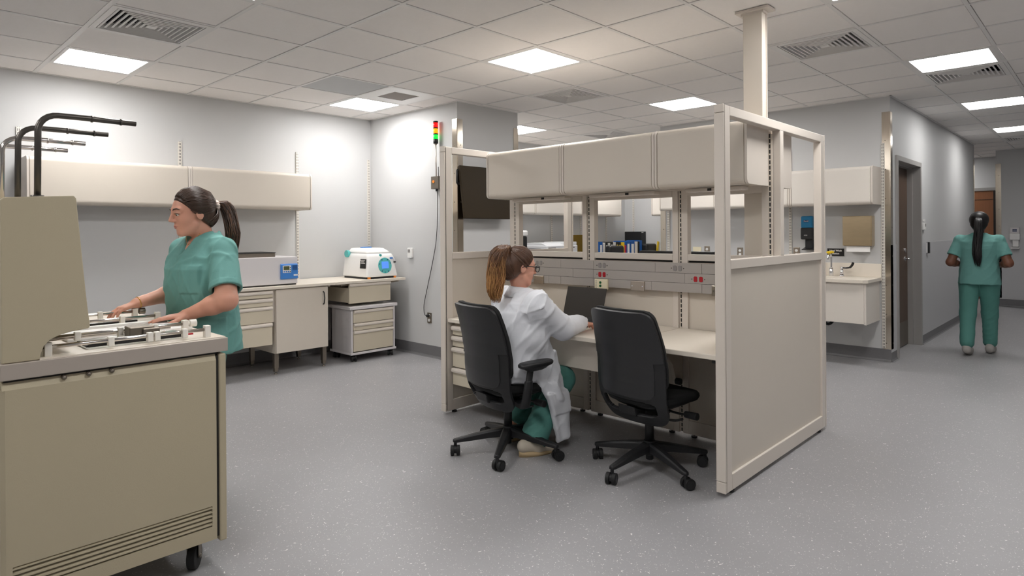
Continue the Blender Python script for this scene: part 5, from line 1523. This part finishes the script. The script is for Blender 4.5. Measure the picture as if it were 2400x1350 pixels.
def scalp_pts(P_, fun, n, seed):
    rnd = random.Random(seed); out = []
    while len(out) < n:
        a = rnd.random(); out.append(fun(a, rnd))
    return out

# ------------------------------------------------------------------ standing woman at the machine
W1 = thing('person', 'woman in teal scrub top with dark ponytail, standing at the khaki machine', 'person', (1.27, 3.33, 0))
h1 = R(193); F, L, U = frame(h1)
C = V(1.222, 3.33, 0)
at_ = lambda f, l, z: C + F * f + L * l + V(0, 0, z)
hc = V(1.176, 3.325, 1.479)
hf = frame(R(181), R(10))
s = SDF((.82, 2.9, .0), (1.48, 3.72, 1.62), .0040)
s.loft([(at_(-.01, 0, .80), .165, .105), (at_(0, 0, .95), .155, .10), (at_(0, 0, 1.08), .14, .095), (at_(.005, 0, 1.2), .15, .105), (at_(-.005, 0, 1.30), .15, .085), (at_(-.01, 0, 1.34), .075, .058)], F, L, .03)
s.cone(at_(-.01, .05, 1.315), at_(-.012, .150, 1.285), .045, .046, .03); s.cone(at_(-.01, -.05, 1.315), at_(-.012, -.150, 1.285), .045, .046, .03)
sh = at_(-.005, .165, 1.295); shr = at_(-.005, -.165, 1.295)
el, wr = V(1.225, 3.035, 1.060), V(1.095, 3.165, .992)
elr, wrr = V(1.215, 3.585, 1.075), V(.995, 3.545, 1.030)
arm(s, sh, el, wr, (.054, .049, .044, .027)); arm(s, shr, elr, wrr, (.054, .046, .042, .026))
hand(s, wr, (-.97, .22, -.10), (0, 0, 1), -1, (.06, .10, .08)); hand(s, wrr, (-.93, -.05, -.30), (-.2, 0, 1), 1, (.25, .25, .2))
for k in (-1, 1):
    s.cone(at_(.02, .078 * k, .82), at_(.075, .076 * k, .45), .080, .056, .03); s.cone(at_(.075, .076 * k, .45), at_(.075, .076 * k, .08), .053, .038, .03)
P_ = head(s, hc, hf, at_(-.012, 0, 1.335), 1.0)
s.mesh('body', 'skin', W1, 2)
face_parts(W1, P_)
# hair cap
s = SDF((1.02, 3.18, 1.36), (1.36, 3.47, 1.62), .0035)
s.ell(P_(-.014, 0, .032), (.097, .077, .084), hf[0], hf[1], .0); s.ell(P_(-.048, 0, -.028), (.057, .065, .070), hf[0], hf[1], .03)
n_ = hf[0] * .80 - hf[2] * .60; s.half(P_(.020, 0, .0), n_, .015)
for k in (-1, 1): s.ell(P_(.004, .078 * k, -.016), (.026, .030, .038), hf[0], hf[1], .006, 'cut')
s.half(P_(-.035, 0, -.062), -hf[2] * .75 + hf[0] * .66, .015)
hr = s.mesh('hair', 'hair_dark', W1, 1)
tie = P_(-.118, .0, .018)
mb = MB(); rnd = random.Random(3)
st = []
for i in range(210):
    th = PI * (i + .5) / 210
    # hairline arc from the left ear over the forehead to the right ear
    l_ = .083 * math.cos(th); u_ = -.02 + .128 * math.sin(th) ** .8; f_ = .030 + .055 * math.sin(th)
    q = V(f_ + rnd.uniform(-.022, .0), l_, u_ - .0)
    v = V((q[0] + .016) / .101, q[1] / .081, (q[2] - .032) / .085); v /= np.linalg.norm(v)
    st.append(P_(-.016 + v[0] * .1005, v[1] * .0805, .032 + v[2] * .0845))
for i in range(40):
    th = rnd.uniform(-1, 1)
    v = V(-.45 + rnd.uniform(-.2, .3), th * .8, -.55); v /= np.linalg.norm(v)
    st.append(P_(-.016 + v[0] * .1005, v[1] * .0805, .032 + v[2] * .0845))
def nape(P_, n, seed):
    rnd = random.Random(seed); out = []
    for i in range(n):
        th = rnd.uniform(-1, 1)
        v = V(-.55 + .5 * abs(th) + rnd.uniform(-.3, .15), th, -.55 + rnd.uniform(-.25, .4)); v /= np.linalg.norm(v)
        out.append(P_(-.048 + v[0] * .0565, v[1] * .0645, -.028 + v[2] * .0695))
    return out
strands(mb, st, tie, P_(-.016, 0, .03), .002, 9, .0019, 5)
strands(mb, nape(P_, 150, 4), tie, P_(-.03, 0, .0), .004, 9, .0019, 7)
mb.build('hair_strands', 'hair_dark', W1)
m = MB()
for k in range(9):
    a = 2 * PI * k / 9
    m.sphere(tie + hf[0] * -.006 + hf[1] * .017 * math.cos(a) + hf[2] * .017 * math.sin(a), (.012, .011, .011), 10, 8)
m.build('scrunchie', 'scrunchie', W1)
def ponytail(base, path, width, n, m_, parent, seed, r=.0045, wav=.006, name='ponytail'):
    rnd = random.Random(seed); mb = MB()
    ms = m_ if isinstance(m_, list) else [m_]
    P2 = [V(*p) for p in path]
    for i in range(n):
        a = rnd.uniform(0, 2 * PI); q = math.sqrt(rnd.random()); endu = rnd.uniform(.80, 1.0); ph = rnd.uniform(0, 6)
        ax = V(math.cos(a), math.sin(a), .3 * math.sin(a + 1))
        pts, rr = [], []
        N = 14
        for j in range(N + 1):
            u = endu * j / N
            x = u * (len(P2) - 1); k0 = min(int(x), len(P2) - 2); t = x - k0
            p = P2[k0] * (1 - t) + P2[k0 + 1] * t
            wd = interp(u, width) * q
            w2 = wav * math.sin(ph + u * 9) * min(1, u * 3)
            pts.append(Vector(p + ax * wd + V(-ax[1], ax[0], 0) * w2))
            rr.append(r * (1 - .55 * u) if j < N else r * .15)
        mb.mi = 0 if len(ms) == 1 else (i % len(ms))
        mb.tube(pts, rr, 5)
    return mb.build(name, ms, parent)
px = hf[0] * -1
pth = smooth([tuple(tie), tuple(tie + px * .035 + V(0, -.005, .012)), tuple(tie + px * .065 + V(0, -.005, -.04)), (1.362, 3.30, 1.40), (1.368, 3.30, 1.33), (1.362, 3.295, 1.245)], 3)
ponytail(tie, pth, [(0, .014), (.15, .020), (.4, .034), (.7, .036), (1.0, .016)], 360, ['hair_dark', 'hair_mid2', 'hair_dark'], W1, 11, .0025, .010)
# scrub top
s = SDF((.98, 2.95, .76), (1.48, 3.70, 1.42), .0040)
s.loft([(at_(-.01, 0, .785), .212, .150), (at_(-.01, 0, .86), .208, .148), (at_(-.003, 0, 1.00), .194, .142), (at_(.004, 0, 1.12), .192, .146), (at_(.006, 0, 1.20), .190, .146), (at_(-.006, 0, 1.27), .183, .122), (at_(-.016, 0, 1.325), .155, .092), (at_(-.020, 0, 1.362), .095, .070), (at_(-.026, 0, 1.388), .066, .060)], F, L, .02, 2.3)
def sleeve(s, root, shp, e_, frac, r0, r1, k=.02):
    q = SDF(s.lo, s.lo, s.res); q.n = s.n; q.ax = s.ax; q.D = np.full(s.n, .5, np.float32)
    d = e_ - shp; n = d / np.linalg.norm(d); end = shp + d * frac
    q.cone(root, shp, r0 * .93, r0, .02); q.cone(shp, end + n * .03, r0, r1, .02)
    q.half(end, n)
    q.cone(end - n * .02, end + n * .03, r1 - .016, r1 - .012, 0, 'cut')
    al = (q.ax[0][:, None, None] - end[0]) * n[0] + (q.ax[1][None, :, None] - end[1]) * n[1] + (q.ax[2][None, None, :] - end[2]) * n[2]
    q.D -= (.0015 * (np.abs(al + .014) < .014)).astype(np.float32)
    full = tuple(slice(None) for _ in range(3))
    s.op(full, q.D, k)
sleeve(s, at_(-.012, .120, 1.308), sh + V(0, 0, -.006), V(*el), .80, .064, .076)
sleeve(s, at_(-.012, -.120, 1.308), shr + V(0, 0, -.006), V(*elr), .80, .064, .074)
s.half((0, 0, .788), (0, 0, -1))
# V neck
X, Y, Z = s.ax[0][:, None, None], s.ax[1][None, :, None], s.ax[2][None, None, :]
f_ = (X - C[0]) * F[0] + (Y - C[1]) * F[1]; l_ = (X - C[0]) * L[0] + (Y - C[1]) * L[1]
vn = np.maximum(np.abs(l_) * .90 - (Z - 1.272) * .48, -f_ - .035)
s.D = np.maximum(s.D, -vn).astype(np.float32)
s.cone(at_(-.03, 0, 1.33), at_(-.035, 0, 1.45), .056, .072, .01, 'cut')
band = np.exp(-((np.abs(l_) * .90 - (Z - 1.272) * .48 - .008) / .009) ** 2) * (f_ > -.02)
pk = 1 / (1 + np.exp(-(.052 - np.abs(l_ - .095)) / .0015)) * 1 / (1 + np.exp(-(.068 - np.abs(Z - 1.155)) / .0015)) * (f_ > 0)
pk2 = 1 / (1 + np.exp(-(.085 - np.abs(l_ - .12)) / .0015)) * 1 / (1 + np.exp(-(.075 - np.abs(Z - .89)) / .0015)) * (f_ > 0)
s.D -= (.004 * band + .006 * pk + .005 * pk2).astype(np.float32)
s.folds(.0065, [(26, 16, 5, 0, .9), (-16, 26, 14, 1.3, .8), (40, -24, 12, 2.2, .5), (10, 12, -34, .4, .5)])
s.mesh('scrub_top', 'scrub', W1, 1)
# trousers and shoes
s = SDF((1.0, 3.02, .03), (1.48, 3.66, .90), .007)
for k in (-1, 1):
    s.cone(at_(.02, .078 * k, .86), at_(.075, .076 * k, .45), .100, .075, .03); s.cone(at_(.075, .076 * k, .45), at_(.075, .076 * k, .10), .074, .074, .03)
s.half((0, 0, .05), (0, 0, -1))
s.folds(.003, [(34, 22, 18, 0, .8), (-18, 30, 46, 1.3, .7)])
s.mesh('trousers', 'scrub2', W1, 1)
for k in (-1, 1):
    s = SDF((.95, 3.05, -.005), (1.45, 3.6, .14), .005)
    a = at_(.03, .078 * k, 0); b = at_(.195, .085 * k, 0); shoe(s, a, b); s.mesh('shoe', 'shoe', W1)
# necklace and bracelet
m = MB(); m.tube([at_(.045 + .02 * 0, .058, 1.375), at_(.062, .03, 1.335), at_(.075, 0, 1.318), at_(.062, -.03, 1.335), at_(.045, -.058, 1.375)], .0012, 6); m.build('necklace', 'gold', W1)
m = MB(); wd = (wrr - elr); wd /= np.linalg.norm(wd)
b1 = np.cross(wd, V(0, 0, 1)); b1 /= np.linalg.norm(b1); b2 = np.cross(b1, wd)
m.tube([wrr - wd * .0 + (b1 * math.cos(a) + b2 * math.sin(a)) * .0285 for a in [2 * PI * i / 24 for i in range(24)]], .0025, 6, closed=True); m.build('bracelet', 'gold', W1)

# ------------------------------------------------------------------ seated woman in the white coat
W2 = thing('person', 'woman in white lab coat and glasses, golden brown ponytail, seated at the laptop', 'person', (2.87, 2.73, 0))
h2 = R(-15); F, L, U = frame(h2)
HP = V(2.845, 2.735, 0)
nb = V(2.875, 2.665, 0)
hc = V(2.845, 2.650, 1.158)
hf = frame(R(-24), R(10))
s = SDF((2.55, 2.28, -.005), (3.60, 3.10, 1.30), .0045)
def tp(u, l=0, f=0, z=0):
    """point on the spine: u=0 hips, u=1 neck base"""
    c_ = HP * (1 - u) + nb * u
    return c_ + F * f + L * l + V(0, 0, .53 + (.985 - .53) * u + z)
s.loft([(tp(0), .15, .11), (tp(.3), .14, .10), (tp(.6), .15, .10), (tp(.85), .15, .085), (tp(1.0), .08, .06)], F, L, .03)
shR, shL = tp(.90, -.175), tp(.90, .175)
elR, wrR = V(3.040, 2.475, .760), V(3.262, 2.488, .776)
elL, wrL = V(3.130, 2.930, .765), V(3.390, 2.820, .778)
s.cone(tp(.92), shR, .05, .05, .03); s.cone(tp(.92), shL, .05, .05, .03)
arm(s, shR, elR, wrR); arm(s, shL, elL, wrL)
hand(s, wrR, (.98, .12, -.14), (0, 0, 1), -1, (.22, .30, .22)); hand(s, wrL, (.97, -.22, -.12), (0, 0, 1), 1, (.22, .30, .22))
knR, anR = V(3.200, 2.610, .412), V(2.905, 2.620, .095)
knL, anL = V(3.250, 2.845, .412), V(3.020, 2.875, .12)
for k, kn_, an_ in ((-1, knR, anR), (1, knL, anL)):
    s.cone(HP + L * .085 * k + V(0, 0, .545), kn_, .085, .058, .03); s.cone(kn_, an_, .055, .036, .02); s.cone(an_, an_ + V(.05, -.02, -.07), .036, .030, .02)
P_ = head(s, hc, hf, tp(1.0, 0, 0, -.01), 1.0)
s.mesh('body', 'skin', W2, 2)
face_parts(W2, P_)
s = SDF((2.66, 2.45, 1.00), (3.02, 2.85, 1.32), .0035)
s.ell(P_(-.016, 0, .032), (.100, .081, .085), hf[0], hf[1], .0); s.ell(P_(-.052, 0, -.028), (.060, .069, .076), hf[0], hf[1], .03)
n_ = hf[0] * .80 - hf[2] * .60; s.half(P_(.022, 0, .0), n_, .015)
for k in (-1, 1): s.ell(P_(.004, .078 * k, -.016), (.026, .030, .038), hf[0], hf[1], .006, 'cut')
s.half(P_(-.035, 0, -.075), -hf[2] * .75 + hf[0] * .66, .015)
s.mesh('hair', 'hair_mid', W2, 1)
tie = P_(-.092, .0, .086)
mb = MB(); st = []
for i in range(210):
    th = PI * (i + .5) / 210
    l_ = .084 * math.cos(th); u_ = -.02 + .128 * math.sin(th) ** .8; f_ = .032 + .055 * math.sin(th)
    v = V((f_ + rnd.uniform(-.022, .0) + .016) / .101, l_ / .082, (u_ - .032) / .086); v /= np.linalg.norm(v)
    st.append(P_(-.016 + v[0] * .1005, v[1] * .0815, .032 + v[2] * .0855))
for i in range(90):
    v = V(-.75 + rnd.uniform(-.2, .5), rnd.uniform(-1, 1) * .8, -.60 + rnd.uniform(-.15, .25)); v /= np.linalg.norm(v)
    st.append(P_(-.016 + v[0] * .1005, v[1] * .0815, .030 + v[2] * .088))
strands(mb, st, tie, P_(-.016, 0, .03), .003, 9, .0020, 6)
strands(mb, nape(P_, 170, 14), tie, P_(-.03, 0, .0), .005, 9, .0020, 8)
mb.build('hair_strands', 'hair_mid', W2)
m = MB(); m.tube([tie + hf[1] * .016 * math.cos(a) + (hf[2] * .6 - hf[0] * -.6) * 0 + hf[2] * .012 * math.sin(a) + hf[0] * .010 * math.sin(a) for a in [2 * PI * i / 16 for i in range(16)]], .006, 8, closed=True); m.build('hair_tie', 'hair_dark', W2)
bx_ = hf[0] * -1
pth = smooth([tuple(tie), tuple(tie + bx_ * .028 + V(0, 0, .020)), tuple(tie + bx_ * .058 + V(0, 0, -.015)), tuple(tie + bx_ * .075 + V(0, .0, -.09)), tuple(tie + bx_ * .078 + V(0, .005, -.17)), tuple(tie + bx_ * .085 + V(0, .01, -.25)), tuple(tie + bx_ * .075 + V(0, .01, -.33))], 3)
ponytail(tie, pth, [(0, .014), (.12, .032), (.35, .056), (.65, .060), (.85, .046), (1.0, .016)], 520, ['hair_ombre', 'hair_ombre2', 'hair_ombre'], W2, 21, .0027, .022)
# glasses
m = MB()
for k in (-1, 1):
    pts = []
    for i in range(20):
        a = 2 * PI * i / 20
        ca, sa = math.cos(a), math.sin(a)
        pts.append(P_(.104 - .006 * abs(ca * .026 + .033 * k - 0) * 8 * .1, .033 * k + .026 * math.copysign(abs(ca) ** .7, ca), .002 + .019 * math.copysign(abs(sa) ** .7, sa)))
    m.tube(pts, .0026, 6, closed=True)
    m.tube([P_(.100, .060 * k, .012), P_(.06, .074 * k, .010), P_(.0, .0785 * k, .006), P_(-.02, .079 * k, -.006)], [.0032, .003, .0026, .0022], 6)
m.tube([P_(.105, -.009, .006), P_(.108, 0, .009), P_(.105, .009, .006)], .0022, 6)
m.build('glasses', 'black', W2)
# coat
s = SDF((2.50, 2.26, .02), (3.45, 3.12, 1.08), .0050)
s.loft([(tp(-.12, 0, -.01), .215, .165), (tp(.05, 0, -.015), .212, .165), (tp(.3, 0, -.015), .200, .150), (tp(.6, 0, -.015), .205, .142), (tp(.78, 0, -.02), .205, .125), (tp(.90, 0, -.02), .175, .105), (tp(.98, 0, -.015), .110, .078), (tp(1.06, 0, -.015), .072, .062)], F, L, .02, 2.3)
for shp, e_, w_ in ((shR, elR, wrR), (shL, elL, wrL)):
    s.cone(tp(.93), shp, .06, .070, .06); s.cone(shp, e_ + V(0, 0, .015), .074, .076, .06); s.cone(e_ + V(0, 0, .015), e_ * .3 + w_ * .7 + V(0, 0, .012), .074, .058, .02); s.cone(e_ * .3 + w_ * .7 + V(0, 0, .012), w_ + (w_ - e_) * .02 + V(0, 0, .008), .056, .046, .01)
    n = (w_ - e_) / np.linalg.norm(w_ - e_)
    ss, X, Y, Z = s.sub(w_ - .08, w_ + .1)
    al = (X - w_[0]) * n[0] + (Y - w_[1]) * n[1] + (Z - w_[2]) * n[2]
    s.D[ss] = np.maximum(s.D[ss], al + .012)
    # turned cuff
    c0 = w_ - n * .085; c1 = w_ - n * .016
    s.cone(c0 + V(0, 0, .008), c1 + V(0, 0, .008), .056, .050, .002)
    ss, X, Y, Z = s.sub(w_ - .08, w_ + .1); al = (X - w_[0]) * n[0] + (Y - w_[1]) * n[1] + (Z - w_[2]) * n[2]
    s.D[ss] = np.maximum(s.D[ss], al + .008)
    s.cone(c1 - n * .02 + V(0, 0, .004), w_ + n * .03 + V(0, 0, .004), .038, .040, 0, 'cut')
# thighs under the coat, right skirt panel hanging down beside the seat
s.cone(HP + L * .10 + V(0, 0, .54), V(3.02, 2.82, .535), .125, .095, .04)
s.cone(HP + L * -.10 + V(0, 0, .54), V(2.985, 2.63, .54), .12, .100, .04)
s.cone(tp(.45, -.12, .03), V(2.985, 2.59, .585), .10, .075, .05)
def sheet(s, quad, th, fold=.012, nf=9):
    """hanging cloth: bilinear patch (tl, tr, br, bl) sampled as thin capsules"""
    tl, tr, br, bl = [V(*q) for q in quad]
    N = 26
    nrm = np.cross(tr - tl, bl - tl); nrm /= np.linalg.norm(nrm)
    for i in range(N + 1):
        u = i / N
        top, bot = tl * (1 - u) + tr * u, bl * (1 - u) + br * u
        off = lambda v: nrm * fold * v * math.sin(u * nf + 1.2 * v)
        mid = top * .5 + bot * .5
        s.cone(top, mid + off(.5), th, th, .006); s.cone(mid + off(.5), bot + off(1.0), th, th * .9, .006)
sheet(s, ((2.80, 2.535, .56), (3.03, 2.535, .62), (3.125, 2.525, .30), (2.95, 2.500, .36)), .018, .018, 7)
sheet(s, ((2.93, 2.515, .44), (3.125, 2.525, .36), (3.120, 2.515, .10), (3.045, 2.505, .075)), .017, .016, 5)
sheet(s, ((2.93, 2.497, .375), (3.13, 2.518, .345), (3.128, 2.512, .25), (2.99, 2.495, .25)), .016, .010, 4)
s.cone(tp(1.0, 0, -.005), tp(1.25, 0, .015), .058, .064, .01, 'cut')
s.folds(.0072, [(10, 36, 9, 0, .9), (-10, 26, 15, 1.3, .8), (26, 20, -22, 2.2, .9), (44, 40, 6, 1.0, .35)])
s.mesh('lab_coat', 'coat', W2, 1)
# collar
m = MB()
rg = []
for i in range(15):
    a = R(-150 + 300 * i / 14) + PI
    c_, s_ = math.cos(a), math.sin(a)
    o_ = tp(1.02, 0, -.012)
    rg.append([Vector(o_ + F * c_ * .066 + L * s_ * .072 + V(0, 0, .040 - .02 * (1 + c_) * .5)), Vector(o_ + F * c_ * .100 + L * s_ * .108 + V(0, 0, -.018 - .03 * (1 + c_) * .5)), Vector(o_ + F * c_ * .104 + L * s_ * .112 + V(0, 0, -.016 - .03 * (1 + c_) * .5)), Vector(o_ + F * c_ * .070 + L * s_ * .076 + V(0, 0, .046 - .02 * (1 + c_) * .5))])
m.loft(rg); m.build('collar', 'coat', W2)
# trousers
s = SDF((2.60, 2.40, .03), (3.45, 3.05, .68), .006)
for k, kn_, an_ in ((-1, knR, anR), (1, knL, anL)):
    s.cone(HP + L * .085 * k + V(0, 0, .545), kn_, .098, .078, .03); s.cone(kn_, kn_ * .4 + an_ * .6, .078, .078, .03); s.cone(kn_ * .4 + an_ * .6, an_ + V(.01, -.005, -.005), .078, .088, .02)
    dv = (an_ - kn_) / np.linalg.norm(an_ - kn_)
    ss, X, Y, Z = s.sub(an_ - .16, an_ + .16)
    al = (X - an_[0]) * dv[0] + (Y - an_[1]) * dv[1] + (Z - an_[2]) * dv[2]
    s.D[ss] = np.maximum(s.D[ss], al - .01)
s.folds(.004, [(34, 22, 18, 0, .8), (-18, 30, 46, 1.3, .7), (20, 10, -60, .3, .6)])
s.mesh('trousers', 'scrub2', W2, 1)
for a, b in (((2.835, 2.625, .016), (2.995, 2.555, .0)), ((2.96, 2.89, .0), (3.17, 2.85, .0))):
    s = SDF((2.70, 2.40, -.004), (3.35, 3.0, .16), .005)
    a, b = V(*a), V(*b)
    s.cone(a + V(0, 0, .040), a * .45 + b * .55 + V(0, 0, .036), .033, .036, .02); s.cone(a * .45 + b * .55 + V(0, 0, .032), b + V(0, 0, .028), .036, .028, .02); s.cone(a + V(0, 0, .050), a * .8 + b * .2 + V(0, 0, .055), .034, .034, .02)
    s.half((0, 0, .012), (0, 0, -1))
    so = s.mesh('shoe', 'shoe', W2)
    m = MB(); dr = (b - a) / np.linalg.norm(b - a); sd = V(-dr[1], dr[0], 0)
    lo, hi = [], []
    for i in range(28):
        th = 2 * PI * i / 28
        p = a * .5 + b * .5 + dr * math.cos(th) * (np.linalg.norm(b - a) / 2 + .030) + sd * math.sin(th) * .038
        lo.append((p[0], p[1], 0.0)); hi.append((p[0], p[1], .020 + .022 * max(0, -math.cos(th)) * (a[2] > 0)))
    m.loft([lo, hi]); m.build('sole', 'sole', so)

# ------------------------------------------------------------------ walking person in the corridor
W3 = thing('person', 'person in teal scrubs with a long black braid, walking away down the corridor', 'person', (8.55, 1.08, 0))
F, L, U = frame(R(4)); C = V(8.55, 1.085, 0)
hc = V(8.575, 1.088, 1.435); hf = frame(R(6), R(8))
s = SDF((8.0, .62, .0), (9.1, 1.55, 1.58), .0065)
at_ = lambda f, l, z: C + F * f + L * l + V(0, 0, z)
s.loft([(at_(-.01, 0, .80), .16, .105), (at_(0, 0, 1.0), .14, .095), (at_(0, 0, 1.2), .15, .10), (at_(0, 0, 1.27), .15, .085), (at_(0, 0, 1.31), .08, .06)], F, L, .03)
sh, shr = at_(0, .17, 1.245), at_(0, -.17, 1.245)
elL, wrL2 = at_(-.06, .255, 1.0), at_(.14, .17, .97); elR2, wrR2 = at_(-.06, -.255, 1.0), at_(.14, -.17, .97)
arm(s, sh, elL, wrL2); arm(s, shr, elR2, wrR2)
hand(s, wrL2, (.8, -.6, 0), (0, .3, 1), 1, (.4, .5, .4)); hand(s, wrR2, (.8, .6, 0), (0, -.3, 1), -1, (.4, .5, .4))
knl, anl = at_(-.06, .10, .44), at_(-.20, .10, .11); knr, anr = at_(.10, -.085, .44), at_(.13, -.085, .09)
for k, kn_, an_ in ((1, knl, anl), (-1, knr, anr)):
    s.cone(at_(0, .085 * k, .80), kn_, .085, .058, .03); s.cone(kn_, an_, .055, .036, .02)
P_ = head(s, hc, hf, at_(0, 0, 1.29), 1.0)
s.mesh('body', 'skin_dark', W3, 1)
s = SDF((8.40, .95, 1.28), (8.75, 1.22, 1.58), .005)
s.ell(P_(-.016, 0, .032), (.108, .090, .092), hf[0], hf[1], .0); s.ell(P_(-.060, 0, -.03), (.06, .072, .07), hf[0], hf[1], .03)
s.half(P_(.03, 0, .0), hf[0] * .80 - hf[2] * .60, .02)
s.mesh('hair', 'hair_black', W3, 1)
ponytail(None, smooth([tuple(P_(-.10, 0, .04)), tuple(P_(-.14, 0, .0)), tuple(P_(-.15, 0, -.10)), tuple(at_(-.15, .01, 1.2)), tuple(at_(-.17, .01, 1.08)), tuple(at_(-.16, .005, .96))], 3), [(0, .02), (.3, .035), (.8, .042), (1, .02)], 90, 'hair_black', W3, 31, .008, .006, 'braid')
s = SDF((8.2, .62, .74), (8.95, 1.55, 1.36), .0065)
s.loft([(at_(-.01, 0, .76), .195, .145), (at_(0, 0, 1.0), .172, .13), (at_(0, 0, 1.15), .180, .135), (at_(0, 0, 1.23), .185, .115), (at_(0, 0, 1.29), .12, .08), (at_(0, 0, 1.325), .066, .058)], F, L, .02, 2.3)
for shp, e_ in ((sh, elL), (shr, elR2)):
    sleeve(s, shp * .75 + at_(0, 0, 1.255) * .25, shp, e_, .70, .057, .064)
s.half((0, 0, .765), (0, 0, -1)); s.folds(.004, [(34, 22, 8, 0, .8), (-18, 30, 26, 1.3, .7), (12, 14, -52, .4, .35)])
s.mesh('scrub_top', 'scrub', W3, 1)
s = SDF((8.2, .8, .02), (8.9, 1.4, .86), .0065)
for k, kn_, an_ in ((1, knl, anl), (-1, knr, anr)):
    s.cone(at_(0, .088 * k, .80), kn_, .102, .076, .03); s.cone(kn_, an_ + V(0, 0, .03), .074, .066, .03)
    ss, X, Y, Z = s.sub(an_ - .15, an_ + .15)
    s.D[ss] = np.maximum(s.D[ss], (an_[2] - .045) - Z)
s.folds(.004, [(34, 22, 18, 0, .8), (-18, 30, 46, 1.3, .7)])
s.mesh('trousers', 'scrub2', W3, 1)
for a, b in ((anl + V(-.03, 0, -anl[2] + .02), anl + V(.17, .0, -anl[2])), (anr + V(-.05, 0, -anr[2]), anr + V(.16, 0, -anr[2]))):
    s = SDF((8.2, .8, -.005), (8.95, 1.35, .2), .006)
    s.cone(a + V(0, 0, .044), a * .45 + b * .55 + V(0, 0, .042), .040, .046, .02); s.cone(a * .45 + b * .55 + V(0, 0, .036), b + V(0, 0, .032), .046, .034, .02); s.cone(a + V(0, 0, .07), a * .8 + b * .2 + V(0, 0, .08), .038, .038, .02)
    s.half((0, 0, 0), (0, 0, -1))
    s.mesh('shoe', 'shoe_gray', W3)
